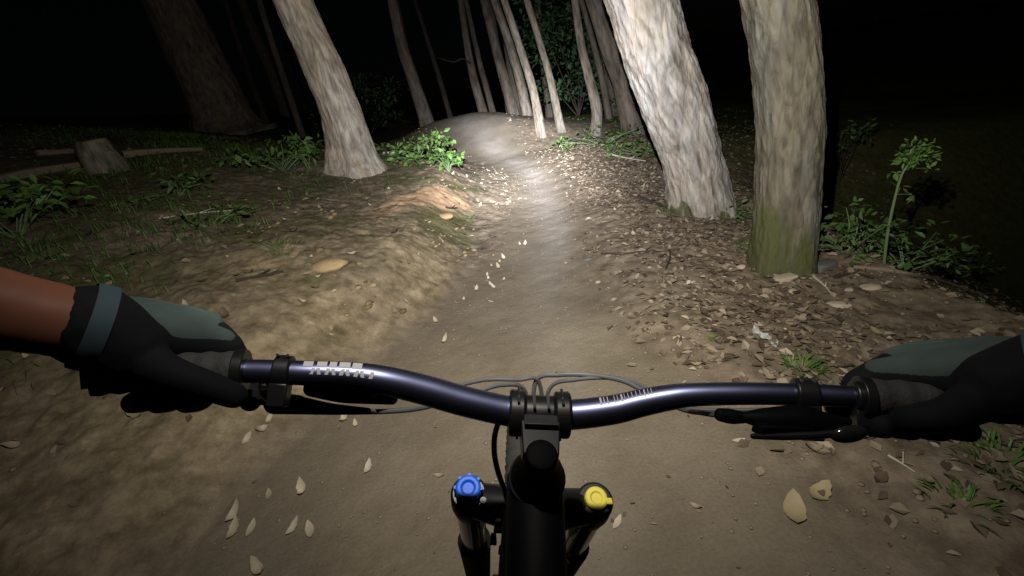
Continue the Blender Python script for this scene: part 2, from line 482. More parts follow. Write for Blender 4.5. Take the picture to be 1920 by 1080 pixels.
bk = sst(.0, .22, DLm - .34 * sst(2.8, 4.5, Y) + wob) * (1 - sst(1.15, 2.1, DLm + 2.4 * wob)) * (1 - sst(4.6, 6.4, Y))
bk = bk * np.clip(.72 + .9 * fbm(X * 2.0, Y * 2.0, oct=3, seed=61), 0, 1)
near_bank = sst(.05, .3, DLm) * (1 - sst(3.2, 4.6, DLm + 2 * wob)) * (1 - sst(1.8, 3.0, Y))
bk = np.maximum(bk, .75 * near_bank * np.clip(.6 + 1.0 * fbm(X * 1.6, Y * 1.6, oct=3, seed=63), 0, 1))
gr = sst(1.1, 2.2, DLm + 2.0 * wob) * np.clip(.5 + 1.3 * fbm(X * .9, Y * .9, oct=3, seed=71), 0, 1) * .9
DRm = np.maximum(0, D - RW)
gr = np.maximum(gr, .9 * sst(1.9, 2.6, DRm + wob))
gr = np.maximum(gr, .8 * sst(1.35, 1.9, DRm + wob) * np.clip(.45 + 1.2 * fbm(X * 1.3, Y * 1.3, oct=3, seed=73), 0, 1))
gr = np.maximum(gr, .62 * sst(.15, .5, DLm) * sst(1.8, 3.0, Y) * sst(.08, .34, fbm(X * 2.3 + 4, Y * 2.3, oct=4, seed=77)))
gr = np.maximum(gr, .35 * sst(.1, .5, DLm) * (1 - sst(2.0, 2.8, Y)) * np.clip(1.6 * fbm(X * 1.9, Y * 1.9, oct=3, seed=75), 0, 1))
oc = at(790, 372)
ca, sa = math.cos(-.9), math.sin(-.9)
ox, oy = (X - oc.x) * ca - (Y - oc.y) * sa, (X - oc.x) * sa + (Y - oc.y) * ca
clay = 1 - sst(.5, 1.0, np.sqrt((ox / .68) ** 2 + (oy / .27) ** 2) + .6 * fbm(X * 6, Y * 6, oct=3, seed=81))
packed_lit = np.exp(-((D - .03 + .5 * wob) / (.17 + .25 * sst(8, 11, Y))) ** 2) * (.30 + .55 * sst(2.2, 4.0, Y)) * np.clip(.85 + .5 * fbm(X * 3, Y * 1.5, oct=3, seed=65), 0, 1)  # worn tyre line; its paleness also paints in the beam's bright streak
packed_lit = np.maximum(packed_lit, .3 * sst(9.5, 11, Y) * (np.abs(D) < 1.6))  # mound painted paler to make up for the lamp's falloff
V = np.stack([X, Y, Z], -1).reshape(-1, 3)
ii, jj = np.meshgrid(np.arange(ny - 1), np.arange(nx - 1), indexing='ij')
Q = np.stack([ii * nx + jj, ii * nx + jj + 1, (ii + 1) * nx + jj + 1, (ii + 1) * nx + jj], -1).reshape(-1, 4)
trf = tr.reshape(-1)[Q].mean(1) > .5
def sub_ground(name, sel):
    q = Q[sel]; ids = np.unique(q); re = np.zeros(len(V), np.int64); re[ids] = np.arange(len(ids))
    me = mesh_from(name, V[ids], re[q])
    ca_ = me.attributes.new("soil", 'FLOAT_COLOR', 'POINT')
    rgba = np.stack([tr.reshape(-1)[ids], bk.reshape(-1)[ids] * .95, gr.reshape(-1)[ids], np.ones(len(ids))], -1).astype(np.float32)
    ca_.data.foreach_set("color", rgba.ravel())
    fattr(me, "clay", clay.reshape(-1)[ids]); fattr(me, "packed_lit", packed_lit.reshape(-1)[ids])
    # normals of the whole sheet, so that the seam between trail and forest floor does not show
    me.materials.append(SOIL)
    o = bpy.data.objects.new(name, me); col.objects.link(o)
    return tag(o, kind="structure")
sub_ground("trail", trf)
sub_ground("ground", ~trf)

# ------------------------------------------------------------------ trees
def trunk_mesh(path, rads, seg, rows, ridge, freq, seed, flare=.0, moss_h=0.0, base_z=0.0, twist=.4):
    S = spline([(*p, r) for p, r in zip(path, rads)], rows)
    P, rad = S[:, :3], S[:, 3].copy()
    arc = np.concatenate([[0], np.cumsum(np.linalg.norm(np.diff(P, axis=0), axis=1))])
    rad = rad * (1 + flare * np.exp(-np.maximum(arc - .15, 0) / .22))
    T = np.gradient(P, axis=0); T /= np.linalg.norm(T, axis=1)[:, None]
    N = np.array([1.0, 0, 0])[None] - T * T[:, :1]; N /= np.linalg.norm(N, axis=1)[:, None]
    B = np.cross(T, N)
    a = np.linspace(0, 2 * np.pi, seg, endpoint=False)
    A, S_ = np.meshgrid(a, arc)
    R_ = rad[:, None]
    cx, cy = np.cos(A + twist * S_), np.sin(A + twist * S_)
    k = freq * R_
    w1 = fbm(cx * k * .55 + 5, cy * k * .55, S_ * freq * .16, oct=2, seed=seed + 9)
    p1 = fbm(cx * k + 1.2 * w1, cy * k + 1.2 * w1, S_ * freq * .24, oct=4, seed=seed)
    r1 = 1 - np.abs(p1) * 2.2                          # ridged plates
    pl = np.clip(fbm(cx * k * 1.7 + 9, cy * k * 1.7, S_ * freq * .45, oct=3, seed=seed + 3) * 2.0, -1, 1)
    rr = .6 * r1 + .5 * pl
    lob = .05 * np.sin(3 * A + seed) + .035 * np.sin(5 * A + 2 * seed)
    fl = np.exp(-np.maximum(arc - .05, 0) / .2)[:, None]
    disp = R_ * (lob * (.35 + 2.2 * fl * (flare > 0))) + ridge * (rr - .2) + R_ * .05 * w1
    RR = R_ + disp
    VV = P[:, None] + RR[..., None] * (np.cos(A)[..., None] * N[:, None] + np.sin(A)[..., None] * B[:, None])
    VV = VV.reshape(-1, 3)
    i, j = np.meshgrid(np.arange(rows - 1), np.arange(seg), indexing='ij'); j2 = (j + 1) % seg
    QQ = np.stack([i * seg + j, i * seg + j2, (i + 1) * seg + j2, (i + 1) * seg + j], -1).reshape(-1, 4)
    me = mesh_from("trunk", VV, QQ)
    fattr(me, "ridge", np.clip(.5 + .55 * rr, 0, 1).ravel())
    ms = np.zeros(A.shape)
    if moss_h:
        ms = 1.0 - sst(moss_h * .25, moss_h, S_ - base_z + .18 * w1 + .16 * np.sin(A + 2.2))
    fattr(me, "moss", ms.ravel())
    return me

def leaf_cloud(name, centers, dirs_seed, size, count_each, spread, aspect=.45, droop=.3, seed=0):
    """many folded leaves round the given centres, one mesh"""
    g = np.random.default_rng(seed)
    C = np.repeat(np.asarray(centers, float), count_each, axis=0)
    n = len(C)
    off = g.normal(size=(n, 3)); off /= np.linalg.norm(off, axis=1)[:, None]
    off *= (g.random(n) ** .5)[:, None] * np.asarray(spread)
    return leaves_at(C + off, g, size, aspect, droop, off)
def leaves_at(C, g, size, aspect=.45, droop=.3, outward=None, flat=0.0, nrm=None):
    n = len(C)
    a = g.random(n) * 2 * np.pi
    d = np.stack([np.cos(a), np.sin(a), g.normal(size=n) * .35 * (1 - flat) - droop * (1 - flat)], -1)
    if outward is not None: d = d + 1.2 * outward / (np.linalg.norm(outward, axis=1)[:, None] + 1e-9)
    d /= np.linalg.norm(d, axis=1)[:, None]
    up = np.tile(np.array([0, 0, 1.0]), (n, 1)) + g.normal(size=(n, 3)) * (.55 * (1 - flat) + .12)
    if nrm is not None: up = nrm + g.normal(size=(n, 3)) * .22
    s = np.cross(d, up); s /= np.linalg.norm(s, axis=1)[:, None]
    u = np.cross(s, d)
    L = size * (.6 + .8 * g.random(n)); W = L * aspect * (.8 + .4 * g.random(n))
    fold = (g.random(n) * .35) * W; curl = (g.random(n) - .35) * .35 * L
    if nrm is not None: d = d - nrm * (d * nrm).sum(1)[:, None]
    L, W, fold, curl = [t[:, None] for t in (L, W, fold, curl)]
    p0 = C; p1 = C + d * L * .5 + u * (curl * .3); p2 = C + d * L + u * curl
    l1 = C + d * L * .42 + s * W * .5 + u * (fold + curl * .2); r1 = C + d * L * .42 - s * W * .5 + u * (fold + curl * .2)
    l2 = C + d * L * .74 + s * W * .32 + u * (fold * .7 + curl * .6); r2 = C + d * L * .74 - s * W * .32 + u * (fold * .7 + curl * .6)
    VV = np.stack([p0, l1, l2, p2, r2, r1, p1], 1).reshape(-1, 3)
    base = np.arange(n)[:, None] * 7
    t = np.array([[0, 6, 1], [1, 6, 2], [6, 3, 2], [0, 5, 6], [5, 4, 6], [6, 4, 3]])
    Fc = (base[:, None] + t[None]).reshape(-1, 3)
    return mesh_from("leaves", VV, Fc, smooth=False)

_crown = {}
def crown_mesh(seed):
    if seed in _crown: return _crown[seed]
    g = np.random.default_rng(100 + seed)
    c = []
    for k in range(46):
        z = g.random() * 5.0; r = (1.9 - .28 * z) * g.random() ** .5; a = g.random() * 6.28
        c.append((r * math.cos(a), r * math.sin(a), z))
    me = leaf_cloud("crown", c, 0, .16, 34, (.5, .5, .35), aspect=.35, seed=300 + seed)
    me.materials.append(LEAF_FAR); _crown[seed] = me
    return me

def tree(name, label, pts, widths, mat, base=None, y=None, height=11.0, seg=40, rows=120, ridge=.012, freq=7, seed=1, flare=.25, moss=0.0, group=None, limbs=()):
    """pts: trunk centreline seen in the photograph (base first); the trunk stands in the upright plane through its foot"""
    b = base if base is not None else (at(*pts[0]) if y is None else None)
    if b is None:
        d = ray(*pts[0]); b = Vector(CO + d * ((y or 11.0) / d[1]))
        gz = float(terrain(b.x, b.y))
    path, rads = [], []
    for (px, py), w in zip(pts, widths):
        d = ray(px, py); t = b.y / d[1]
        p = CO + d * t
        path.append(p); rads.append(w / F * t / 2)
    if len(path) > 1:
        s0 = path[0] + (path[0] - path[1]) / np.linalg.norm(path[0] - path[1]) * .18
    gz = float(terrain(path[0][0], path[0][1]))
    foot = path[0].copy()
    if path[0][2] - gz > .05:                         # hidden behind a rise: carry the trunk down to the soil
        foot = np.array([path[0][0] + .25 * (path[0][0] - path[1][0]), path[0][1], 0.0]); foot[2] = float(terrain(foot[0], foot[1]))
    s0 = np.array([foot[0], foot[1], float(terrain(foot[0], foot[1])) - .2])
    tail = path[-1] - path[-2]; tail /= np.linalg.norm(tail)
    top = path[-1].copy(); r = rads[-1]; z0 = foot[2]
    ext, er = [], []
    while top[2] < z0 + height:
        tail = tail * .8 + np.array([0, 0, .2]); tail /= np.linalg.norm(tail)
        top = top + tail * 1.2; r = r * .93; ext.append(top.copy()); er.append(max(r, .02))
    full = ([s0] if foot is path[0] or np.allclose(foot, path[0]) else [s0, foot]) + path + ext
    fr_ = ([rads[0]] if len(full) == 1 + len(path) + len(ext) else [rads[0], rads[0]]) + rads + er
    root = empty(name, (foot[0], foot[1], float(terrain(foot[0], foot[1]))))
    tag(root, label, "tree", group)
    me = trunk_mesh(full, fr_, seg, rows, ridge, freq, seed, flare=flare, moss_h=moss, base_z=.2)
    child("trunk", me, mat, root)
    lm = MB(); g = random.Random(seed)
    tp = full[-1]; tl = (full[-1] - full[-2]) / np.linalg.norm(full[-1] - full[-2])
    for k in range(6):
        s = tp - tl * (3.6 - k * .55); a = g.random() * 6.28
        e = s + np.array([math.cos(a) * 1.4, math.sin(a) * 1.4, .5])
        lm.tube([s, (s + e) / 2 + np.array([0, 0, -.08]), e], [.035, .025, .01], seg=6, n=6)
    for L in limbs: MB().tube([Vector(CO + ray(px, py) * (dd / ray(px, py)[1])) for px, py, dd in L[0]], L[1], seg=6, n=12).build("limb", mat, root, label="crooked pale limb")
    lm.build("limbs", mat, root)["kind"] = "stuff"
    c = bpy.data.objects.new("crown", crown_mesh(seed % 3)); col.objects.link(c); c.parent = root
    c.location = Vector(tp) - root.location - Vector((0, 0, 3.2)); c.rotation_euler = (0, 0, g.random() * 6.28)
    return root

tree("pine_tree", "thick pale trunk with moss-green foot, rightmost of the two big right-hand trees",
     [(1463, 497), (1473, 400), (1479, 300), (1479, 200), (1470, 100), (1457, 0), (1440, -90)], [108, 109, 111, 113, 116, 118, 118], BARK2,
     seg=150, rows=760, ridge=.0085, freq=24, seed=4, flare=.07, moss=.52, height=10)
tree("pine_tree", "thick flaky-barked trunk leaning left, between the trail and the mossy-footed trunk",
     [(1315, 392), (1298, 300), (1268, 200), (1233, 100), (1202, 0), (1172, -90)], [112, 103, 114, 116, 118, 118], BARK,
     seg=150, rows=760, ridge=.015, freq=19, seed=12, flare=.06, moss=.07, height=11)
tree("pine_tree", "leaning grey trunk at the top of the left bank beside bright green plants",
     [(666, 312), (640, 210), (594, 100), (549, 0), (515, -80)], [84, 73, 71, 68, 66], BARKG, seg=96, rows=420, ridge=.010, freq=16, seed=23, flare=.35, moss=0.0, height=12)
tree("pine_tree", "dim broad trunk with flared root, leftmost in the dark",
     [(425, 246), (400, 180), (360, 95), (315, 0), (285, -60)], [104, 98, 94, 90, 90], BARKM, seg=72, rows=240, ridge=.012, freq=13, seed=31, flare=.45, moss=0.0, height=12)
tree("slender_tree", "thin dim trunk between the broad dark trunk and the leaning grey one",
     [(540, 218), (515, 150), (485, 80), (457, 10), (440, -40)], [22, 20, 19, 18, 17], BARKG, seg=24, rows=120, ridge=.006, freq=16, seed=35, height=11)
tree("slender_tree", "faint trunk behind the green plants left of the trail mound",
     [(796, 215), (775, 150), (752, 80), (735, 0)], [26, 22, 20, 18], BARKF, y=13.5, seg=24, rows=100, ridge=.008, freq=10, seed=36, height=12)
tree("slender_tree", "bright straight trunk in front of the central cluster, right of the mound",
     [(1016, 256), (1000, 170), (973, 83), (945, 0), (925, -50)], [17, 15, 14, 13, 12], BARKM, seg=28, rows=200, ridge=.005, freq=20, seed=37, height=11)
tree("slender_tree", "pale trunk just left of the bright straight one, foot hidden by the mound",
     [(993, 238), (978, 165), (956, 85), (925, -5), (910, -50)], [20, 18, 16, 14, 13], BARKM, y=12.6, seg=28, rows=160, ridge=.006, freq=14, seed=38, height=12)
tree("slender_tree", "dim brownish trunk rising behind the right end of the mound",
     [(966, 225), (950, 165), (932, 100), (912, 20)], [21, 19, 17, 15], BARKF, y=15.0, seg=24, rows=100, ridge=.006, freq=12, seed=39, height=12)
tree("slender_tree", "thin trunk with green leaves behind it, right of the bright straight trunk",
     [(1052, 246), (1032, 150), (1008, 67), (986, -5), (972, -50)], [15, 13, 12, 11, 10], BARKM, seg=24, rows=160, ridge=.005, freq=18, seed=40, height=11)
tree("slender_tree", "faint far trunk with a crooked pale limb, above the mound crest",
     [(908, 218), (893, 165), (880, 110), (868, 30)], [18, 16, 14, 12], BARKF, y=17.0, seg=20, rows=80, ridge=.006, freq=10, seed=41, height=13,
     limbs=[([(886, 122, 17.0), (868, 110, 16.6), (850, 116, 16.3), (820, 108, 16.0)], [.035, .03, .022, .01])])
tree("slender_tree", "faintest far trunk right behind the mound crest", [(926, 218), (912, 165), (900, 120), (880, 30)], [12, 11, 10, 9], BARKF, y=19.0, seg=18, rows=70, ridge=.005, freq=10, seed=42, height=13)
tree("slender_tree", "wavy grey trunk bowed outwards near its foot",
     [(1117, 254), (1119, 205), (1106, 150), (1090, 85), (1080, 15), (1074, -40)], [19, 19, 17, 15, 14, 13], BARKM, seg=26, rows=180, ridge=.006, freq=16, seed=43, height=11)
tree("pine_tree", "dim medium trunk behind the leaning flaky trunk, right of the wavy one",
     [(1190, 252), (1167, 155), (1141, 83), (1115, 0), (1100, -45)], [40, 36, 33, 31, 30], BARKF, seg=40, rows=180, ridge=.008, freq=12, seed=44, flare=.15, height=12)
tree("slender_tree", "dark thin trunk between the wavy trunk and the dim medium one",
     [(1146, 250), (1132, 165), (1112, 80), (1090, 0)], [13, 12, 11, 10], BARKF, y=11.5, seg=18, rows=80, ridge=.005, freq=12, seed=45, height=12)
tree("slender_tree", "short-looking dark trunk standing by the foot of the dim medium trunk",
     [(1163, 246), (1150, 190), (1136, 120), (1118, 40)], [16, 14, 13, 12], BARKF, y=13.0, seg=18, rows=80, ridge=.005, freq=12, seed=46, height=12)
# the wood goes on into the dark
gtr = random.Random(5)
for k in range(16):
    yy = 15 + gtr.random() * 16; xx = -11 + 22 * (k + gtr.random()) / 16
    if abs(xx - float(xc(yy))) < 1.2: xx += 2.6
    b = on_ground(xx, yy); r = .07 + .1 * gtr.random()
    root = empty("far_tree", b); tag(root, "trunk lost in the dark wood far behind the trail mound", "tree", "trees of the dark wood beyond the mound")
    lean = (gtr.random() - .6) * 1.2
    me = trunk_mesh([(b.x, b.y, b.z - .2), (b.x + lean * .3, b.y, b.z + 3), (b.x + lean, b.y, b.z + 8), (b.x + lean * 1.3, b.y, b.z + 13)], [r, r * .85, r * .6, r * .3], 16, 40, .006, 9, 60 + k, flare=.2)
    child("trunk", me, BARKF, root)
    c = bpy.data.objects.new("crown", crown_mesh(k % 3)); col.objects.link(c); c.parent = root; c.location = (lean * 1.3, 0, 8.6)

# ------------------------------------------------------------------ plants
def plant(name, label, cat, pos, centers, count, spread, size, mat, seed, aspect=.5, stems=True, group=None, droop=.2, stem_r=.004, stem_mat=None):
    """leafy plant: stems from its foot to leaf clusters"""
    root = empty(name, pos); tag(root, label, cat, group)
    P = Vector(pos)
    cs = [np.array(P + Vector(c)) for c in centers]
    if stems:
        m = MB(); g = random.Random(seed)
        for c in (cs if len(cs) < 20 else cs[::6]):
            s = np.array(P) + np.array([g.uniform(-.03, .03), g.uniform(-.03, .03), -.03])
            mid = (s + c) / 2 + np.array([g.uniform(-.04, .04), g.uniform(-.04, .04), .03])
            m.tube([s, mid, c], [stem_r * 1.4, stem_r, stem_r * .6], seg=6, n=7)
        m.build("stems", stem_mat or (WOOD_DARK if cat == "shrub" else STEM), root)
    me = leaf_cloud("foliage", cs, 0, size, count, spread, aspect=aspect, droop=droop, seed=seed)
    o = child("foliage", me, mat, root); o["kind"] = "stuff"
    return root
def ring(n, r, z0, z1, seed):
    g = random.Random(seed)
    return [(r * g.random() ** .5 * math.cos(t * 2.4), r * g.random() ** .5 * math.sin(t * 2.4), z0 + (z1 - z0) * g.random()) for t in range(n)]

plant("leafy_plant", "bright green low plant on the bank right of the leaning grey trunk", "plant", at(782, 300), ring(24, .56, .05, .27, 1), 15, (.14, .14, .07), .075, LEAF_GRN, 401)
plant("leafy_plant", "bright green plant edge spilling towards the trail below the mound", "plant", at(840, 306), ring(8, .2, .04, .16, 2), 10, (.1, .1, .06), .075, LEAF_GRN, 402)
plant("leafy_plant", "dim green undergrowth behind the bright plants, left of the mound", "plant", at(742, 236), ring(22, .9, .1, .75, 3), 22, (.22, .22, .16), .10, LEAF_DRK, 403)
plant("leafy_plant", "dark green low plant at the left foot of the leaning grey trunk", "plant", at(530, 318), ring(14, .5, .05, .3, 4), 12, (.15, .15, .08), .085, LEAF_DRK, 404)
plant("leafy_plant", "small pale-topped plant beside the leaning grey trunk, left side", "plant", at(580, 318), ring(5, .1, .12, .34, 5), 9, (.07, .07, .05), .07, LEAF_GRN, 405)
plant("leafy_plant", "green clump at the far left edge above the forearm", "plant", at(35, 440), ring(16, .5, .05, .32, 6), 14, (.16, .16, .08), .09, LEAF_GRN, 406)
plant("leafy_plant", "sparse dark clump on the left slope below the pale stump", "plant", at(330, 365), ring(9, .5, .03, .14, 7), 8, (.14, .14, .05), .07, LEAF_DRK, 407)
plant("leafy_plant", "thin green clump mid-way up the left slope", "plant", at(400, 420), ring(8, .4, .03, .12, 8), 8, (.12, .12, .04), .06, LEAF_DRK, 408)
plant("leafy_plant", "green clump behind the moss-footed trunk, at its right", "plant", at(1585, 470), ring(16, .36, .04, .26, 9), 16, (.12, .12, .07), .055, LEAF_DRK, 409)
plant("leafy_plant", "low green plants round the foot of the spindly sapling", "plant", at(1690, 500), ring(14, .34, .03, .2, 10), 14, (.12, .12, .06), .05, LEAF_DRK, 410)
plant("leafy_plant", "dim green clump right of the sapling near the slope edge", "plant", at(1790, 505), ring(12, .34, .03, .18, 11), 12, (.12, .12, .06), .05, LEAF_DRK, 411)
plant("shrub", "faint shrub in the dark beyond the moss-footed trunk", "shrub", on_ground(4.35, 5.6), ring(7, .2, .35, .8, 12), 16, (.14, .14, .1), .07, LEAF_DRK, 412)
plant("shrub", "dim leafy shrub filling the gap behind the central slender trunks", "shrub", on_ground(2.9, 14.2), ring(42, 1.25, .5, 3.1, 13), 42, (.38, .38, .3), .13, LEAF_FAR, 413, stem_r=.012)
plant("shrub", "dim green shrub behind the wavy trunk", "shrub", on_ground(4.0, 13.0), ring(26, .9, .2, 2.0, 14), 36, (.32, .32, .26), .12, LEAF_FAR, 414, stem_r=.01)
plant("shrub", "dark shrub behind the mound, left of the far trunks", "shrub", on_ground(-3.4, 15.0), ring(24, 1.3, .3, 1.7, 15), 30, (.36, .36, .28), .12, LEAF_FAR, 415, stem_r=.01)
plant("leafy_plant", "green strip of low plants by the feet of the slender trunks", "plant", at(1130, 270), ring(16, .8, .03, .2, 16), 12, (.2, .2, .07), .075, LEAF_DRK, 416)
plant("leafy_plant", "green low plants left of the leaning flaky trunk", "plant", at(1205, 290), ring(12, .45, .02, .16, 17), 10, (.15, .15, .06), .07, LEAF_DRK, 417)
plant("leafy_plant", "low dark clump between the feet of the two big right-hand trees", "plant", at(1385, 410), ring(9, .2, .02, .12, 18), 9, (.08, .08, .04), .045, LEAF_DRK, 418)

# broad leaves next to the trail: each leaf a part
def single_leaf_mesh(name, L, W, fold, curl, mat, rag=0.0, seed=0):
    """one leaf with midrib fold, curled along its length, pointed"""
    g = random.Random(seed); n = 8; V, Fc = [], []
    for i in range(n + 1):
        t = i / n; w = W * max(0, math.sin(math.pi * t)) ** .75 * .5 * (1 + rag * g.uniform(-1, 1)) + .0008
        z = curl * L * (t - .4) ** 2
        V += [(t * L - L / 2, w, z + fold * w), (t * L - L / 2, 0, z), (t * L - L / 2, -w * (1 + rag * g.uniform(-1, 1)), z + fold * w)]
    for i in range(n):
        a = 3 * i; Fc += [(a, a + 1, a + 4, a + 3), (a + 1, a + 2, a + 5, a + 4)]
    me = mesh_from(name, V, Fc); me.materials.append(mat); return me
bl = single_leaf_mesh("leaf", .12, .055, .25, -.8, LEAF_GRN, seed=3)
root = empty("broadleaf_plant", at(842, 322)); tag(root, "small plant with pale broad leaves at the trail edge below the green clump", "plant")
m = MB(); gb = random.Random(9); spots = []
for k in range(13):
    a = k * 2.4; r = .05 + .12 * gb.random(); z = .05 + .2 * gb.random()
    e = root.location + Vector((r * math.cos(a), r * math.sin(a), z)); spots.append((e, a))
    m.tube([root.location + Vector((0, 0, -.02)), (root.location + e) / 2 + Vector((0, 0, .03)), e], [.004, .003, .002], seg=5, n=5)
m.build("stem", STEM, root)
for e, a in spots:
    o = bpy.data.objects.new("leaf", bl); col.objects.link(o); o.parent = root
    o.location = e - root.location; o.rotation_euler = (gb.uniform(-.4, .4), gb.uniform(-.2, .5), a)

# sapling on the right: bent stem, bushy head
sp = at(1658, 494); sd = sp.y
def spt(px, py, dy=0.0): d = ray(px, py); return Vector(CO + d * ((sd + dy) / d[1]))
root = empty("sapling", sp); tag(root, "spindly sapling with a bushy green head, alone on the dark right side", "sapling")
st = [sp - Vector((0, 0, .04)), spt(1664, 440), spt(1676, 380), spt(1690, 330), spt(1706, 305), spt(1716, 290)]
m = MB(); m.tube(st, [.0085, .008, .007, .006, .005, .004], seg=8, n=40)
for a, b_ in (((1690, 332), (1672, 322)), ((1700, 318), (1742, 318)), ((1680, 365), (1716, 368)), ((1676, 380), (1688, 352)), ((1664, 440), (1690, 455)), ((1668, 420), (1650, 433))):
    m.tube([spt(*a), (spt(*a) + spt(*b_, .02)) / 2 + Vector((0, 0, .008)), spt(*b_, .03)], [.003, .0025, .0015], seg=5, n=5)
m.build("stem", STEM, root)
hc = [spt(x, y, dy) for x, y, dy in ((1700, 288, 0), (1716, 280, .03), (1732, 284, 0), (1708, 300, -.03), (1728, 300, .03), (1740, 294, 0), (1718, 292, -.04), (1692, 300, .02), (1735, 275, .02), (1712, 272, -.02))]
me = leaf_cloud("foliage", hc, 0, .034, 26, (.045, .05, .03), aspect=.5, seed=431)
child("foliage", me, LEAF_GRN, root)["kind"] = "stuff"
me = leaf_cloud("side_leaves", [spt(1672, 322, .03), spt(1742, 318, .03), spt(1716, 368, .03), spt(1688, 350, .03), spt(1690, 455, .03), spt(1650, 433, .03)], 0, .04, 5, (.03, .03, .015), aspect=.45, seed=432)
child("side_leaves", me, LEAF_GRN, root)["kind"] = "stuff"

# grass tufts
def tuft(label, pos, n, hgt, spread, seed):
    g = random.Random(seed); V, Fc = [], []
    for k in range(n):
        a = g.random() * 6.28; r = spread * g.random() ** .7; bx, by = pos.x + r * math.cos(a), pos.y + r * math.sin(a)
        bz = float(terrain(bx, by)) - .01; h = hgt * g.uniform(.5, 1.1); da = a + g.uniform(-.8, .8); bend = h * g.uniform(.4, 1.1); w = .0035
        sx, sy = -math.sin(da) * w, math.cos(da) * w; i0 = len(V)
        for t, ww in ((0, 1), (.4, .9), (.75, .6)):
            x, y, z = bx + math.cos(da) * bend * t * t, by + math.sin(da) * bend * t * t, bz + h * (t - .35 * t * t)
            V += [(x - sx * ww, y - sy * ww, z), (x + sx * ww, y + sy * ww, z)]
        V.append((bx + math.cos(da) * bend, by + math.sin(da) * bend, bz + h * .62))
        Fc += [(i0, i0 + 1, i0 + 3), (i0, i0 + 3, i0 + 2), (i0 + 2, i0 + 3, i0 + 5), (i0 + 2, i0 + 5, i0 + 4), (i0 + 4, i0 + 5, i0 + 6)]
    me = mesh_from("grass_tuft", V, Fc, smooth=False); me.materials.append(GRASS)
    me.transform(Matrix.Translation(-pos)); o = bpy.data.objects.new("grass_tuft", me); o.location = pos; col.objects.link(o)
    return tag(o, label, "grass tuft")
tuft("green grass tuft behind the right half of the handlebar", at(1505, 697), 60, .09, .07, 1)
tuft("grass tuft at the trailside foot of the leaning flaky trunk", at(1262, 398), 70, .10, .12, 2)
tuft("grass tuft at the right edge below the gloved right hand", at(1890, 885), 90, .09, .13, 3)
tuft("grass tuft in the bottom right corner", at(1800, 950), 50, .06, .07, 4)
tuft("dark grass tuft against the moss-footed trunk, trail side", at(1402, 470), 60, .08, .08, 5)
tuft("blurred grass tuft left edge, above the rider's forearm", at(60, 470), 140, .14, .28, 6)
tuft("thin grass tuft on the left bank above the bar", at(520, 470), 60, .09, .14, 7)
tuft("thin grass tuft on the bank below the clay patch", at(880, 410), 50, .07, .07, 8)

# ------------------------------------------------------------------ leaf litter and ground cover: nobody could count these
def scatter(n, xr, yr, dens, seed):
    g = np.random.default_rng(seed); out = []
    x = g.uniform(*xr, n); y = g.uniform(*yr, n)
    keep = g.random(n) < dens(x, y)
    x, y = x[keep], y[keep]; z = terrain(x, y); e = .02
    nx_ = -(terrain(x + e, y) - z) / e; ny_ = -(terrain(x, y + e) - z) / e
    N = np.stack([nx_, ny_, np.ones_like(x)], -1); N /= np.linalg.norm(N, axis=1)[:, None]
    return np.stack([x, y, z + .003 + .006 * g.random(len(x))], -1), N, g
def d_right(x, y):
    d = x - xc(y) - wr(y)
    return sst(-.12, .5, d + .1 * fbm(x * 2, y * 2, oct=2, seed=91)) * (1 - .6 * sst(1.6, 2.4, d)) * (.55 + .45 * vnoise(x * 1.5, y * 1.5, seed=92)) * np.clip(7.5 / (y + 2.5), .1, 1) ** 1.0
def d_left(x, y):
    d = -(x - xc(y)) - wl(y)
    return sst(-.05, .2, d) * (.10 + .35 * sst(.9, 2.2, d) + .5 * (1 - sst(.35, .7, d)) * sst(2.6, 4, y)) * (.5 + .5 * vnoise(x * 1.8, y * 1.8, seed=93))
def d_trail(x, y):
    d = x - xc(y); return np.where((d > -wl(y) - .1) & (d < wr(y) + .05), .10 + .25 * np.clip(vnoise(x * 2, y * 2, seed=94), 0, 1), 0)
def litter(name, label, mat, n, xr, yr, dens, size, aspect, seed):
    C, N, g = scatter(n, xr, yr, dens, seed)
    me = leaves_at(C, g, size, aspect, 0, None, flat=1.0, nrm=N); me.materials.append(mat)
    o = bpy.data.objects.new(name, me); col.objects.link(o); return tag(o, label, "leaf litter", kind="stuff")
litter("leaf_litter", "brown leaf litter covering the ground right of the trail", LEAF_BROWN, 40000, (.1, 5), (.6, 9), d_right, .047, .6, 1)
litter("leaf_litter", "pale leaf flecks strewn through the litter right of the trail", LEAF_PALE, 1500, (.1, 4), (.8, 11), d_right, .034, .55, 2)
litter("leaf_litter", "sparse brown litter over the left bank and slope", LEAF_BROWN, 16000, (-7, .7), (.8, 11), d_left, .05, .55, 3)
litter("leaf_litter", "pale flecks on the left slope and bank", LEAF_PALE, 2600, (-6, .7), (.8, 12), d_left, .036, .45, 4)
litter("leaf_litter", "few small leaf crumbs on the bare trail", LEAF_BROWN, 1500, (-1.6, 1.5), (.5, 12), d_trail, .018, .5, 5)
litter("leaf_litter", "bright chips along both sides of the far trail", LEAF_PALE, 2200, (-1.5, 2.6), (5, 12), lambda x, y: .5 * (np.abs(x - xc(y)) > wr(y) * .8) * (np.abs(x - xc(y)) < 1.3), .05, .5, 6)
def d_cover(x, y):
    dl = -(x - xc(y)) - wl(y); dr = x - xc(y) - wr(y)
    k = np.clip(.1 + 1.5 * fbm(x * .9, y * .9, oct=3, seed=71), 0, 1)
    return np.maximum(sst(1.3, 2.6, dl) * k * .8, sst(1.4, 2.0, dr) * np.clip(.3 + fbm(x * 1.3, y * 1.3, oct=3, seed=73), 0, 1) * .9)
C, N, g = scatter(9000, (-8, 6), (1.2, 13), d_cover, 8)
C[:, 2] += .02 * g.random(len(C))
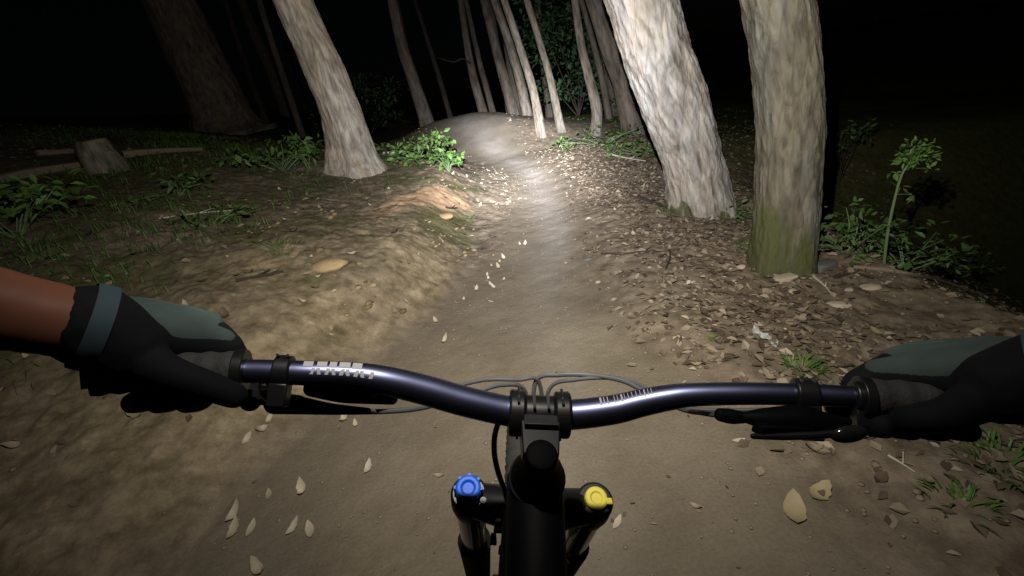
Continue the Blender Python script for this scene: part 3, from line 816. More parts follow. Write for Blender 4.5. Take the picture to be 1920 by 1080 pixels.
me = leaves_at(C, g, .055, .5, -.4, None); me.materials.append(LEAF_DRK)
o = bpy.data.objects.new("ground_cover", me); col.objects.link(o)
tag(o, "low dark green ground cover on the slopes both sides of the trail", "ground cover", kind="stuff")
def d_grass(x, y):
    dl = -(x - xc(y)) - wl(y)
    return sst(1.2, 2.2, dl + .4 * fbm(x * 2, y * 2, oct=2, seed=97)) * (1 - .8 * sst(5, 7, dl)) * np.clip(.15 + 1.5 * fbm(x * .8, y * .8, oct=3, seed=98), 0, 1)
C, N, g = scatter(30000, (-7, 0), (1.6, 10), d_grass, 9)
k = len(C); a = g.random(k) * 6.28; hgt = .05 + .07 * g.random(k); bd = hgt * (.3 + .9 * g.random(k)); w = .0035
dx, dy = np.cos(a), np.sin(a); z0 = np.zeros(k); sx = np.stack([-dy * w, dx * w, z0], -1)
base = C - np.array([0, 0, .01]); mid_ = base + np.stack([dx * bd * .3, dy * bd * .3, hgt * .6], -1); tip = base + np.stack([dx * bd, dy * bd, hgt * .85], -1)
VV = np.stack([base - sx, base + sx, mid_ + sx * .8, mid_ - sx * .8, tip], 1).reshape(-1, 3)
Fc = (np.arange(k)[:, None, None] * 5 + np.array([[0, 1, 2], [0, 2, 3], [3, 2, 4]])[None]).reshape(-1, 3)
me = mesh_from("slope_grass", VV, Fc, smooth=False); me.materials.append(GRASS)
o = bpy.data.objects.new("slope_grass", me); col.objects.link(o)
tag(o, "short thin grass spread over the left slope", "grass", kind="stuff")
# gravel and clods
def pebbles(name, label, mat, n, xr, yr, dens, size, seed):
    C, N, g = scatter(n, xr, yr, dens, seed); k = len(C)
    bmi = bmesh.new(); bmesh.ops.create_icosphere(bmi, subdivisions=1, radius=1); bmi.verts.index_update()
    base = np.array([v.co for v in bmi.verts]); f = np.array([[v.index for v in q.verts] for q in bmi.faces]); bmi.free(); nv = len(base)
    s = size * (.4 + 1.0 * g.random((k, 1, 1)) ** 2) * (.62 + .6 * g.random((k, nv, 1))) * np.array([1, 1, .5])
    a = g.random(k) * 6.28; Rm = np.zeros((k, 3, 3)); Rm[:, 0, 0] = np.cos(a); Rm[:, 0, 1] = -np.sin(a); Rm[:, 1, 0] = np.sin(a); Rm[:, 1, 1] = np.cos(a); Rm[:, 2, 2] = 1
    VV = C[:, None] + np.einsum('kij,kvj->kvi', Rm, base[None] * s)
    me = mesh_from(name, VV.reshape(-1, 3), (np.arange(k)[:, None, None] * nv + f[None]).reshape(-1, 3), smooth=True); me.materials.append(mat)
    o = bpy.data.objects.new(name, me); col.objects.link(o); return tag(o, label, "gravel", kind="stuff")
pebbles("soil_crumbs", "loose soil crumbs and grit along the right trail edge", plain("crumb", (.22, .17, .12), .95), 6000, (.1, 2.6), (.7, 6), d_right, .012, 21)
pebbles("soil_clods", "tan clods lying on the eroded left bank", leafmat("clod", [(.13, .098, .052), (.24, .18, .10), (.36, .29, .18)], rough=.95, spec=.1), 3500, (-3.4, .4), (.9, 7), lambda x, y: sst(.0, .3, -(x - xc(y)) - wl(y)) * (1 - sst(1.5, 2.4, -(x - xc(y)) - wl(y))) * .9 * np.clip(-.1 + 1.4 * fbm(x * 2.2, y * 2.2, oct=2, seed=96), 0, 1), .024, 22)

pebbles("trail_grit", "fine grit and small stones on the bare trail", plain("grit", (.24, .20, .15), .9, var=.5, scale=9), 9000, (-1.7, 1.7), (.45, 7), lambda x, y: np.where((x - xc(y) > -wl(y) - .2) & (x - xc(y) < wr(y) + .1), .25 + .5 * np.clip(vnoise(x * 1.4, y * 1.4, seed=95), 0, 1), 0), .0065, 23)
# ------------------------------------------------------------------ fallen leaves one can count
LM = [single_leaf_mesh("fallen_leaf", .06, .021 + .004 * k, .25 + .2 * k, .6 + .6 * k, LEAF_PALE, .14, k) for k in range(4)]
LB = [single_leaf_mesh("fallen_leaf", .06, .034, .4, 1.6, LEAF_BROWN, .32, k + 9) for k in range(4)]
LY = [single_leaf_mesh("fallen_leaf", .06, .036, .3, 1.0, LEAF_YEL, .12, k + 19) for k in range(2)]
LG = single_leaf_mesh("fallen_leaf", .06, .03, .3, .8, LEAF_GRN, .1, 33)
def fallen(me, pos, rz, scale, label, group=None, dz=.004):
    o = bpy.data.objects.new("fallen_leaf", me); col.objects.link(o)
    q = normal(pos.x, pos.y).to_track_quat('Z', 'Y'); o.rotation_mode = 'QUATERNION'
    from mathutils import Quaternion
    o.rotation_quaternion = q @ Quaternion((0, 0, 1), rz)
    o.location = Vector((pos.x, pos.y, float(terrain(pos.x, pos.y)) + dz)); o.scale = (scale,) * 3
    return tag(o, label, "leaf", group)
gl = random.Random(77)
# near left: long pale leaves
for (px, py, s, lb) in ((442, 970, 1.15, "upper of the pale leaves in the cluster at lower left"), (440, 998, 1.2, "lowest pale leaf in the cluster at lower left"), (472, 993, 1.05, "slim pale leaf beside the lower-left cluster's lowest leaf"),
                        (552, 994, 1.0, "left of the paired pale leaves right of the lower-left cluster"), (583, 998, 1.15, "right of the paired pale leaves right of the lower-left cluster"),
                        (505, 930, .85, "pale leaf above the lower-left cluster, nearer the bar's left end"), (568, 925, .9, "pale leaf above the paired leaves, lower left"),
                        (692, 882, .95, "lone slim pale leaf half-way between left hand and blue cap"), (648, 788, 1.0, "wide pale leaf just below the bar's left lettering"), (668, 800, .6, "small sliver of leaf beside the wide pale leaf below the bar"),
                        (487, 1074, 1.0, "pale leaf cut by the bottom edge, left"), (465, 828, .9, "dull leaf below the left brake lever"), (825, 895, .7, "small dull leaf left of the blue fork cap"),
                        (818, 605, .9, "slim pale leaf on the trail just above the bar, left of centre"), (835, 642, .8, "pale leaf fragment above the bar, nearest to it"), (1158, 985, .8, "pale leaf right of the yellow fork knob"),
                        (1305, 955, .6, "small sliver of leaf below the right lever"), (1385, 830, .7, "sliver of leaf just below the right lever body")):
    p = at(px, py); fallen(LM[gl.randrange(4)], p, .45 + gl.uniform(-.2, .2), s * 1.1, lb)
fallen(LY[0], at(1490, 962), .3, 1.7, "large tan leaf lying lower right on bare dirt, left of its neighbour")
fallen(LY[1], at(1537, 930), -.5, 1.35, "large tan leaf lower right, the one nearer the right hand")
fallen(LY[1], at(1643, 627), -.2, 1.15, "yellow curled leaf above the gloved right hand")
fallen(LG, at(1337, 634), .9, .8, "single yellow-green leaf right of the trail above the bar")
for px, py, s in ((820, 518, .9), (815, 548, .9)):
    pass
row = ((945, 487), (937, 492), (922, 500), (935, 505), (914, 518), (916, 524), (945, 525), (921, 537), (926, 541), (894, 546), (870, 562), (922, 568), (975, 461), (985, 461), (918, 448), (1062, 498))
for px, py in row:
    fallen(LM[gl.randrange(4)], at(px, py), gl.uniform(0, 1), gl.uniform(.55, .85), "pale fallen leaf in the line along the trail's left side", "pale leaves lying in a line on the trail")
n = 0
while n < 200:
    y = .9 + 5.2 * gl.random() ** 1.3; x = float(xc(y)) + float(wr(y)) + gl.uniform(.0, 2.0)
    if gl.random() > float(d_right(np.array(x), np.array(y))) + .2: continue
    me = LB[gl.randrange(4)] if gl.random() < .72 else LM[gl.randrange(4)]
    pale = me in LM
    fallen(me, Vector((x, y, 0)), gl.random() * 6.28, gl.uniform(.55, 1.1) * (.85 if pale else 1), "pale dry leaf in the litter right of the trail" if pale else "curled brown leaf in the litter right of the trail",
           "pale leaves in the right-hand litter" if pale else "brown leaves in the right-hand litter", .008); n += 1
n = 0
while n < 60:
    y = 1.2 + 5 * gl.random(); x = float(xc(y)) - float(wl(y)) - gl.uniform(-.1, 2.4)
    fallen(LM[gl.randrange(4)] if n % 2 else LB[gl.randrange(4)], Vector((x, y, 0)), gl.random() * 6.28, gl.uniform(.6, 1.2), "pale leaf fallen on the left bank" if n % 2 else "brown leaf fallen on the left bank",
           "pale leaves on the left bank" if n % 2 else "brown leaves on the left bank"); n += 1

# ------------------------------------------------------------------ stones, sticks, stump
def stone(label, pos, sx, sy, sz, mat, seed, rz=0.0, boxy=0.0):
    bm = bmesh.new(); bmesh.ops.create_icosphere(bm, subdivisions=3, radius=1)
    co = np.array([v.co for v in bm.verts])
    if boxy: co = co * (1 - boxy) + boxy * np.sign(co) * np.minimum(np.abs(co) * 1.6, .8)
    k = 1 + .22 * fbm(co[:, 0] * 1.6 + seed, co[:, 1] * 1.6, co[:, 2] * 1.6 + .3, oct=3, seed=seed)
    co = co * k[:, None] * np.array([sx, sy, sz])
    for v, c in zip(bm.verts, co): v.co = c
    for f in bm.faces: f.smooth = True
    me = bpy.data.meshes.new("stone"); bm.to_mesh(me); bm.free(); me.materials.append(mat)
    o = bpy.data.objects.new("stone", me); col.objects.link(o)
    o.location = pos + Vector((0, 0, sz * .35)); o.rotation_euler = (0, 0, rz)
    return tag(o, label, "stone")
stone("pale oval flat stone right of the moss-footed trunk, farther of two ovals", at(1632, 540), .055, .036, .016, STONE, 1, -.3)
stone("pale oval flat stone below and left of the other oval, in the litter", at(1572, 574), .062, .034, .018, STONE, 2, -.6)
stone("flat squarish tan stone in front of the moss-footed trunk", at(1472, 524), .075, .042, .022, STONE, 3, .1, .6)
stone("dark grey block at the right foot of the moss-footed trunk", at(1545, 505), .085, .05, .045, STONE_GREY, 4, .2, .6)
stone("small pale stone below the farther oval one", at(1592, 545), .03, .02, .012, STONE, 5, .4)
stone("small whitish stone right of trail, left of the flat squarish one", at(1390, 502), .03, .024, .016, STONE, 6, .4)
stone("pale pebble in the litter in front of the moss-footed trunk, left of three", at(1375, 530), .028, .022, .014, STONE, 7)
stone("pale pebble in the litter in front of the moss-footed trunk, right of three", at(1485, 548), .032, .022, .014, STONE, 8)
stone("dark pebble on the trail's right edge", at(1102, 487), .035, .022, .012, STONE_GREY, 9)
stone("orange clay lump on the bank below the clay patch", at(835, 408), .09, .06, .03, plain("clay_lump", (.36, .25, .14), .95), 10, -.5)
stone("tan clay lump on the bank, left of the trail and far from the clay patch", at(620, 500), .13, .09, .04, plain("tan_lump", (.38, .28, .16), .9), 11, -.4)
stone("dark hole-like clod right of the trail above the bar", at(1388, 634), .022, .014, .01, WOOD_DARK, 12)

def stick(label, pts, r, mat, seed, lift=.01, name="fallen_stick"):
    g = random.Random(seed)
    P = [at(*p) for p in pts]
    P = [p + Vector((g.uniform(-.01, .01), 0, lift)) for p in P]
    m = MB(); k = len(P)
    m.tube(P, [r * (1 - .45 * i / max(1, k - 1)) * g.uniform(.85, 1.1) for i in range(k)], seg=8, n=6 * k)
    if k > 2:
        q = P[k // 2]; m.tube([q, q + (P[-1] - q) * .35 + Vector((.02, .04, .02))], [r * .5, r * .25], seg=6)
    o = m.build(name, mat, origin=P[0]); return tag(o, label, "stick")
stick("dark crooked twig lying right of the trail, the longer one", [(1130, 477), (1170, 478), (1205, 474), (1248, 474)], .008, WOOD_DARK, 1)
stick("short dark twig pointing away, right end of the longer twig", [(1246, 507), (1254, 486), (1258, 470)], .008, WOOD_DARK, 2)
stick("short pale stick on the bank between trunk and green plant", [(720, 291), (740, 290), (762, 288)], .016, WOOD_PALE, 3, .03)
stick("thin pale stick right of the far trail below the slender trunks", [(1140, 292), (1180, 301), (1210, 306)], .014, WOOD_PALE, 4, .03)
stick("dark root-like stick at the foot of the leaning flaky trunk", [(1182, 370), (1215, 378), (1250, 392)], .014, WOOD_DARK, 5)
stick("pale stick slanting below the moss-footed trunk", [(1524, 522), (1545, 540), (1560, 556)], .008, WOOD_PALE, 6)
stick("dark stick across the front of the moss-footed trunk", [(1424, 494), (1445, 500), (1480, 496), (1520, 506)], .010, WOOD_DARK, 7)
stick("dark stick lying right of the grey block", [(1565, 522), (1600, 516), (1640, 524)], .012, WOOD_DARK, 8)
stick("long pale stick along the edge of the dark right slope", [(1600, 505), (1660, 510), (1720, 520), (1780, 536), (1850, 560)], .014, WOOD, 9, .015)
stick("short dark stick by the clay patch on the bank", [(836, 392), (848, 394), (858, 393)], .011, WOOD_DARK, 10, .02)
stick("dark stick half-way down the left bank", [(445, 530), (480, 522), (530, 512)], .013, WOOD_DARK, 11)
stick("thin pale stem lying in the bottom right dirt", [(1665, 858), (1690, 875), (1712, 890)], .004, WOOD_PALE, 12)
stick("fallen grey log high on the left slope, nearest of three", [(0, 345), (60, 330), (130, 318), (190, 308)], .06, WOOD, 13, .03, "fallen_log")
stick("fallen grey log on the left slope right of the pale stump", [(235, 295), (300, 288), (380, 284)], .05, WOOD, 14, .03, "fallen_log")
stick("thin fallen pole highest on the left slope, left of the pale stump", [(70, 292), (110, 290), (160, 286)], .04, WOOD, 15, .03, "fallen_log")
stick("thin curved stick on the left slope between stump and leaning trunk", [(300, 412), (370, 402), (440, 396)], .007, WOOD_PALE, 16)
# crumpled whitish scrap of bark
p0 = at(1412, 618); p1 = at(1458, 652)
V_, F_ = [], []
for i in range(9):
    for j in range(5):
        p = p0.lerp(p1, i / 8); V_.append((p.x + .035 * (j / 4 - .5) * (1 + .3 * math.sin(i * 2)), p.y + .03 * (j / 4 - .5), float(terrain(p.x, p.y)) + .012 + .012 * gl.uniform(-.6, 1)))
for i in range(8):
    for j in range(4): F_.append((i * 5 + j, i * 5 + j + 1, (i + 1) * 5 + j + 1, (i + 1) * 5 + j))
me = mesh_from("bark_scrap", V_, F_, smooth=False); me.materials.append(plain("silver_bark", (.36, .37, .36), .6, var=.5, scale=60)); me.transform(Matrix.Translation(-p0))
o = bpy.data.objects.new("bark_scrap", me); o.location = p0; col.objects.link(o); tag(o, "crumpled silvery bark scrap in the litter above the bar, right of centre", "bark scrap")
# stump
b = at(203, 318); root = empty("tree_stump", b); tag(root, "pale weathered stump on the dim left slope", "stump")
tt = b.y / ray(203, 318)[1]
r = 30 / F * tt; hh = 52 / F * tt
me = trunk_mesh([b - Vector((0, 0, .15)), b + Vector((0, 0, .02)), b + Vector((-.02, 0, hh * .6)), b + Vector((.0, 0, hh))], [r * 1.15, r * 1.05, r * .92, r * .78], 48, 60, .012, 12, 77, flare=.1)
child("trunk", me, BARKM, root)
m = MB(); m.lathe(np.array(b + Vector((0, 0, hh - .03))), (0, 0, 1), [(0, r * .7), (.035, r * .72), (.05, r * .5), (.045, r * .1)], 24); m.build("cut_top", plain("stump_wood", (.20, .165, .115), .9, bump=.5), root)

# ------------------------------------------------------------------ mountain bike
BAR = plain("bar_black_gloss", (.125, .135, .235), .37, metal=1.0, var=.3, scale=25)
ANO = plain("black_anodised", (.006, .006, .007), .38, var=.2)
ANO.node_tree.nodes["Principled BSDF"].inputs["Specular IOR Level"].default_value = .35
MATT = plain("matt_black", (.0022, .0022, .0026), .6, var=.3)
MATT.node_tree.nodes["Principled BSDF"].inputs["Specular IOR Level"].default_value = .04
FRAME = plain("frame_black", (.0025, .0025, .003), .6, var=.2)
FRAME.node_tree.nodes["Principled BSDF"].inputs["Specular IOR Level"].default_value = .08
RUBBER = plain("black_rubber", (.014, .014, .014), .8, var=.3, bump=.3, scale=300)
STEEL = plain("polished_steel", (.62, .63, .66), .25, 1.0, var=.05)
SILVER = plain("dull_aluminium", (.42, .42, .43), .35, 1.0, var=.1)
BLUE = plain("blue_anodised", (.010, .10, .62), .55, 0, var=.1)
YELLOW = plain("yellow_anodised", (.62, .54, .07), .55, 0, var=.1)
HOSE = plain("shiny_hose", (.03, .03, .04), .18, var=.1, coat=.6)
CABLE = plain("cable_housing", (.05, .05, .055), .4, var=.2)
WHITE = plain("white_print", (.30, .30, .31), .75, var=.08, scale=500)

bike = empty("mountain_bike", on_ground(-.25, .4)); tag(bike, "black mountain bike seen from its cockpit, bar with white print, fork with blue cap", "bicycle")
DN = np.array(cm(0, 0, 0)) * 0
def unit(v): v = np.array(v, float); return v / np.linalg.norm(v)
# axes of the bike: XB along the bar, ST down the steerer (head angle 65), BK back along the ground
XB = unit(cp(1510, 741, .385) - cp(535, 698, .385))
fwd0 = unit(np.array([0, 1.0, 0]) - XB * XB[1]); up0 = np.cross(XB, fwd0)
ST = unit(fwd0 * math.cos(math.radians(65)) - up0 * math.sin(math.radians(65)))
bar_px = [(150, 712, .335, 19), (215, 703, .347, 20), (330, 698, .358, 21), (430, 696, .366, 21.5), (480, 696, .37, 22), (560, 699, .375, 23), (650, 703, .384, 24.5), (720, 713, .391, 27), (800, 732, .400, 28), (870, 752, .406, 28), (950, 770, .411, 28), (1012, 776, .412, 28),
          (1075, 777, .411, 28), (1150, 768, .408, 27), (1200, 756, .404, 25.5), (1250, 746, .399, 24), (1300, 740, .394, 22), (1400, 738, .385, 21), (1510, 740, .376, 20.5), (1620, 745, .366, 20), (1760, 752, .356, 19.5), (1900, 760, .345, 19), (1960, 764, .338, 19)]
bar_rows = [(*cp(a, b, d), r / F * d) for a, b, d, r in bar_px]
m = MB(); m.tube([q[:3] for q in bar_rows], [q[3] for q in bar_rows], seg=28, n=180); hb = m.build("handlebar", BAR, bike)
BS = spline(bar_rows, 900); BPX = spline([(a,) for a, *_ in bar_px], 900)[:, 0]
def bar_at(px):
    i = int(np.argmin(np.abs(BPX - px))); T = unit(BS[min(i + 3, 899), :3] - BS[max(i - 3, 0), :3])
    P = BS[i, :3]; V = unit(CO - P); N = unit(V - T * V.dot(T)); B = np.cross(T, N); return P, T, N, B, BS[i, 3]
def print_strip(x0, x1, a0, a1, name, k=4, q=4, slant=0.0):
    """thin print wrapped on the bar: px along, angle (deg) up from the side that faces the rider"""
    Vv, Ff = [], []
    for i in range(k + 1):
        for j in range(q + 1):
            t = j / q
            P, T, N, B, r = bar_at(x0 + (x1 - x0) * i / k + slant * t)
            if B.dot(CU) < 0: B = -B
            a = math.radians(a0 + (a1 - a0) * t)
            Vv.append(P + (r + .0003) * (math.cos(a) * N + math.sin(a) * B))
    for i in range(k):
        for j in range(q): Ff.append((i * (q + 1) + j, i * (q + 1) + j + 1, (i + 1) * (q + 1) + j + 1, (i + 1) * (q + 1) + j))
    me = mesh_from(name, Vv, Ff)
    bm = bmesh.new(); bm.from_mesh(me); bmesh.ops.recalc_face_normals(bm, faces=bm.faces); bm.to_mesh(me); bm.free()
    return child(name, me, WHITE, hb)
# blurred white lettering on the left half: blocks above, strokes below
for x0, x1 in ((571, 588), (594, 612), (617, 631), (636, 655), (660, 676)): print_strip(x0, x1, 30, 66, "letter")
for k in range(9): print_strip(584 + k * 13.4, 590.5 + k * 13.4, -4, 24, "letter", slant=-3 if k % 2 else 3)
# fine alignment marks on the right half
for k, w in enumerate((3, 1.2, 1.2, 1.2, 1.2, 1.2, 3, 1.2, 1.2, 1.2, 1.2, 1.2, 3, 1.2, 1.2)): print_strip(1128 + k * 7, 1128 + k * 7 + w, 24, 62, "tick_mark", k=1)
# grips
for side, (a, b_) in (("left", (165, 452)), ("right", (1618, 1945))):
    pts, rr = [], []
    for i in range(15):
        P, T, N, B, r = bar_at(a + (b_ - a) * i / 14); pts.append(P); rr.append(r + .0055 + (.0012 if i % 2 else 0))
    m = MB(); m.tube(pts, rr, seg=20, n=60); g_ = m.build("grip", RUBBER, bike)
    P, T, N, B, r = bar_at(b_ if side == "left" else a); m = MB(); m.lathe(P - T * .004, T, [(0, r + .008), (.008, r + .008)], 24); m.build("lock_collar", ANO, g_, bevel=.001)
# stem: two collars, faceplate, body to the steerer
P0, T0, N0, B0, r0 = bar_at(1012)
if B0.dot(CU) < 0: B0 = -B0
FWD = unit(fwd0)
stem_root = None
C0 = P0
HW = .0262
m = MB()
for sgn in (-1, 1): m.lathe(C0 + XB * sgn * HW - XB * .0 , XB * sgn, [(-.014, r0 + .003), (-.013, r0 + .0068), (-.001, r0 + .0072), (.0005, r0 + .0055)], 28)
m.lathe(C0 - XB * .0125, XB, [(0, r0 + .003), (.025, r0 + .003)], 28)
STC = C0 - FWD * .044 - up0 * .012                   # steerer top inside the stem
m.box((C0 + STC) / 2 - up0 * .002, XB, unit(np.cross(unit(STC - C0), XB)), unit(STC - C0), .0175, .0145, .022, taper=.82)
stm = m.build("stem", ANO, bike, bevel=.003)
# bolts of the faceplate, ends showing in the gap on top
for sx in (-.0188, .0188):
    for lo in (0, 1):
        q = C0 + XB * sx + up0 * (r0 + .0062) * (1 if lo == 0 else -1) * .96 - FWD * .002
        m = MB(); m.lathe(q - FWD * .009, FWD, [(0, .0013), (.0085, .0013), (.0086, .0022), (.0095, .0022), (.0096, .0013), (.022, .0013)], 12); m.build("bolt", STEEL, stm)
for sx in (-.0055, .0065): m = MB(); m.box(C0 + XB * sx + up0 * (r0 + .0032) - FWD * .002, XB, FWD, up0, .0012, .011, .0006); m.build("clamp_rib", SILVER, stm)
m = MB(); m.box(C0 - FWD * .021 + up0 * (r0 * .2 + .0075), XB, FWD, up0, .014, .006, .001); m.build("stem_badge", plain("stem_badge", (.010, .010, .013), .6), stm, bevel=.0006)
m = MB(); m.lathe(STC - ST * .012, ST, [(-.003, .0085), (-.002, .0115), (.0, .0128), (.010, .0132), (.024, .0165), (.036, .0215), (.050, .0235)], 28); m.build("steerer_spacers", MATT, stm)
# head tube and top tube
HT = STC + ST * .035
m = MB(); m.tube([HT, HT + ST * .05, HT + ST * .125], [.0245, .0255, .027], seg=28, n=12); m.build("head_tube", FRAME, bike)
TT = STC + ST * .062
m = MB(); m.tube([TT + FWD * .01, TT - FWD * .06 - up0 * .016, TT - FWD * .25 - up0 * .09, TT - FWD * .52 - up0 * .22], [.026, .0245, .0235, .02], seg=28, n=30); m.build("top_tube", FRAME, bike)
m = MB(); m.tube([HT + ST * .10, HT + ST * .13 - FWD * .1 - up0 * .07, HT + ST * .1 - FWD * .42 - up0 * .42], [.028, .031, .030], seg=24, n=24); m.build("down_tube", FRAME, bike)
# fork
LC, RC = np.array(cp(879, 925, .525)), np.array(cp(1116, 938, .525))
mid = (LC + RC) / 2
fork = MB()
m = MB(); m.tube([LC + ST * .02, mid + ST * .014 - FWD * .012, RC + ST * .02], [.019, .024, .019], seg=18, n=20); fk = m.build("fork_crown", ANO, bike, bevel=.0)
for nm, c, mt in (("left", LC, BLUE), ("right", RC, YELLOW)):
    m = MB(); m.lathe(c - ST * .002, ST, [(0, .0185), (.003, .0205), (.03, .0215), (.05, .0195)], 28); m.build("crown_collar", ANO, bike, bevel=.001)
    m = MB(); m.lathe(c + ST * .045, ST, [(0, .0178), (.17, .0178)], 24); m.build("stanchion", HOSE, bike)
    m = MB(); m.tube([c + ST * .20, c + ST * .24, c + ST * .50, c + ST * .56], [.024, .0235, .021, .018], seg=20, n=16); m.build("fork_lower", MATT, bike)
    if nm == "left":
        m = MB(); m.lathe(c - ST * .020, ST, [(.003, .004), (.003, .007), (0, .0075), (0, .0125), (.0025, .0142), (.020, .0146)], 16)
        k_ = m.build("air_cap", BLUE, bike, bevel=.0012, label="blue ridged air cap on the left fork leg")
        for a in range(8):
            t = a / 8 * 2 * math.pi; u_ = unit(np.cross(ST, XB)); dv = math.cos(t) * XB + math.sin(t) * u_
            m = MB(); m.box(c - ST * .009 + dv * .0146, np.cross(ST, dv), dv, ST, .0016, .0012, .009); m.build("ridge", BLUE, k_)
    else:
        m = MB(); m.lathe(c - ST * .010, ST, [(.002, .0035), (.002, .006), (0, .0065), (0, .0108), (.002, .0125), (.010, .013)], 18)
        k_ = m.build("damper_knob", YELLOW, bike, bevel=.001, label="yellow damper knob on the right fork leg")
        m = MB(); m.box(c - ST * .006 + XB * .0135 - fwd0 * .004, XB, fwd0, ST, .0035, .0045, .004); m.build("lever_tab", YELLOW, k_, bevel=.001)
    m = MB(); m.lathe(c + ST * .002 + XB * (.017 if nm == "left" else -.017) - fwd0 * .010, ST, [(-.006, .002), (-.006, .0035), (.006, .0035)], 10); m.build("crown_bolt", ANO, bike)
for k, (px, py, dd, w) in enumerate(((934, 985, .50, .008), (925, 1010, .52, .007), (940, 1030, .54, .006))):
    m = MB(); q = np.array(cp(px, py, dd)); m.box(q, XB, fwd0, up0, w * .6, w * .5, w, .7); m.build("cable_guide", SILVER, bike, bevel=.001)
# front wheel between the fork legs
ax = mid + ST * .545; ax_n = XB
u_ = unit(np.cross(XB, np.array([0, 0, 1.0]))); v_ = np.cross(XB, u_)
def ring_part(name, R_, r_, mat, par, seg=72, sec=14, knob=False):
    Vv, Ff = [], []
    for i in range(seg):
        t = i / seg * 2 * math.pi; d_ = math.cos(t) * u_ + math.sin(t) * v_
        for j in range(sec):
            a = j / sec * 2 * math.pi; rr = r_ + (.004 if knob and i % 2 and math.cos(a) > .2 else 0)
            Vv.append(ax + d_ * (R_ + rr * math.cos(a)) + XB * rr * math.sin(a))
    for i in range(seg):
        for j in range(sec): Ff.append((i * sec + j, i * sec + (j + 1) % sec, ((i + 1) % seg) * sec + (j + 1) % sec, ((i + 1) % seg) * sec + j))
    return child(name, mesh_from(name, Vv, Ff), mat, par)
m = MB(); m.lathe(ax - XB * .055, XB, [(0, .008), (.01, .022), (.1, .022), (.11, .008)], 20); wh = m.build("front_wheel", ANO, bike)
ring_part("tyre", .335, .028, RUBBER, wh, seg=150, knob=True); ring_part("rim", .303, .012, ANO, wh)
for i in range(28):
    t = i / 28 * 2 * math.pi; d_ = math.cos(t) * u_ + math.sin(t) * v_
    m = MB(); m.tube([ax + d_ * .02 + XB * (.03 if i % 2 else -.03), ax + d_ * .3], .001, seg=5); m.build("spoke", STEEL, wh)
# hoses and cables
def cable(name, pts, r, mat, lab=None):
    m = MB(); m.tube([cp(*p) for p in pts], r, seg=10, n=14 * len(pts)); return m.build(name, mat, bike, label=lab)
cable("brake_hose", [(960, 770, .45), (938, 788, .44), (928, 815, .43), (927, 850, .43), (934, 885, .44), (945, 918, .46), (956, 960, .48)], .0027, HOSE, "shiny hose dropping left of the stem")
cable("cable", [(705, 742, .42), (780, 742, .45), (850, 725, .49), (910, 712, .51), (970, 712, .52), (1010, 716, .53), (1020, 800, .55)], .0024, CABLE)
cable("cable", [(1480, 770, .40), (1300, 768, .43), (1230, 745, .46), (1170, 715, .49), (1110, 704, .51), (1050, 703, .52), (1005, 715, .53), (1000, 800, .54)], .0026, CABLE)
cable("cable", [(1365, 781, .375), (1320, 775, .40), (1270, 764, .44), (1200, 722, .48), (1150, 709, .50), (1080, 712, .515), (1030, 730, .53), (1020, 820, .54)], .0022, CABLE)
cable("brake_hose", [(545, 765, .40), (620, 768, .41), (700, 772, .43), (790, 765, .45), (880, 740, .49), (940, 722, .51), (985, 735, .53), (990, 830, .55)], .0024, CABLE)
# left controls
def clamp(px, w, extra):
    P, T, N, B, r = bar_at(px); m = MB(); m.lathe(P - T * w / 2, T, [(0, r + .001), (.0006, r + extra), (w - .0006, r + extra), (w, r + .001)], 24); return m, P, T, N, (B if B.dot(CU) > 0 else -B), r
m, P, T, N, B, r = clamp(533, .013, .004); m.box(P - B * (r + .008) + N * .004, T, N, B, .007, .008, .009)
bl_ = m.build("brake_clamp", ANO, bike, bevel=.0012)
for dx in (-.0035, .004): m = MB(); m.lathe(P + T * dx + B * (r + .0035) + N * .004, N, [(-.004, .0012), (.006, .0012)], 8); m.build("bolt", STEEL, bl_)
m = MB(); m.tube([cp(520, 752, .385), cp(503, 736, .375), cp(497, 722, .37)], [.006, .006, .005], seg=14, n=10, rnd=True); m.build("lever_barrel", STEEL, bl_)
m = MB(); m.tube([cp(560, 755, .40), cp(530, 752, .40), cp(470, 745, .41), cp(400, 735, .425), cp(330, 728, .43)], [.0065, .0065, .005, .0045, .005], seg=12, n=30, rnd=True); m.build("brake_lever", ANO, bike)
m = MB(); m.tube([cp(515, 757, .385), cp(560, 760, .39), cp(620, 767, .40), (cp(690, 771, .41))], [.0085, .0075, .005, .003], seg=14, n=24, rnd=True); m.build("master_cylinder", MATT, bike)
m = MB(); m.tube([cp(585, 728, .385), cp(640, 738, .39), cp(690, 742, .395), cp(735, 748, .40)], [.007, .0075, .007, .005], seg=14, n=24, rnd=True); dl_ = m.build("dropper_lever", MATT, bike)
m = MB(); q = np.array(cp(702, 741, .388)); m.lathe(q, CF, [(-.001, .003), (.004, .0035)], 12); m.build("bolt", SILVER, dl_)
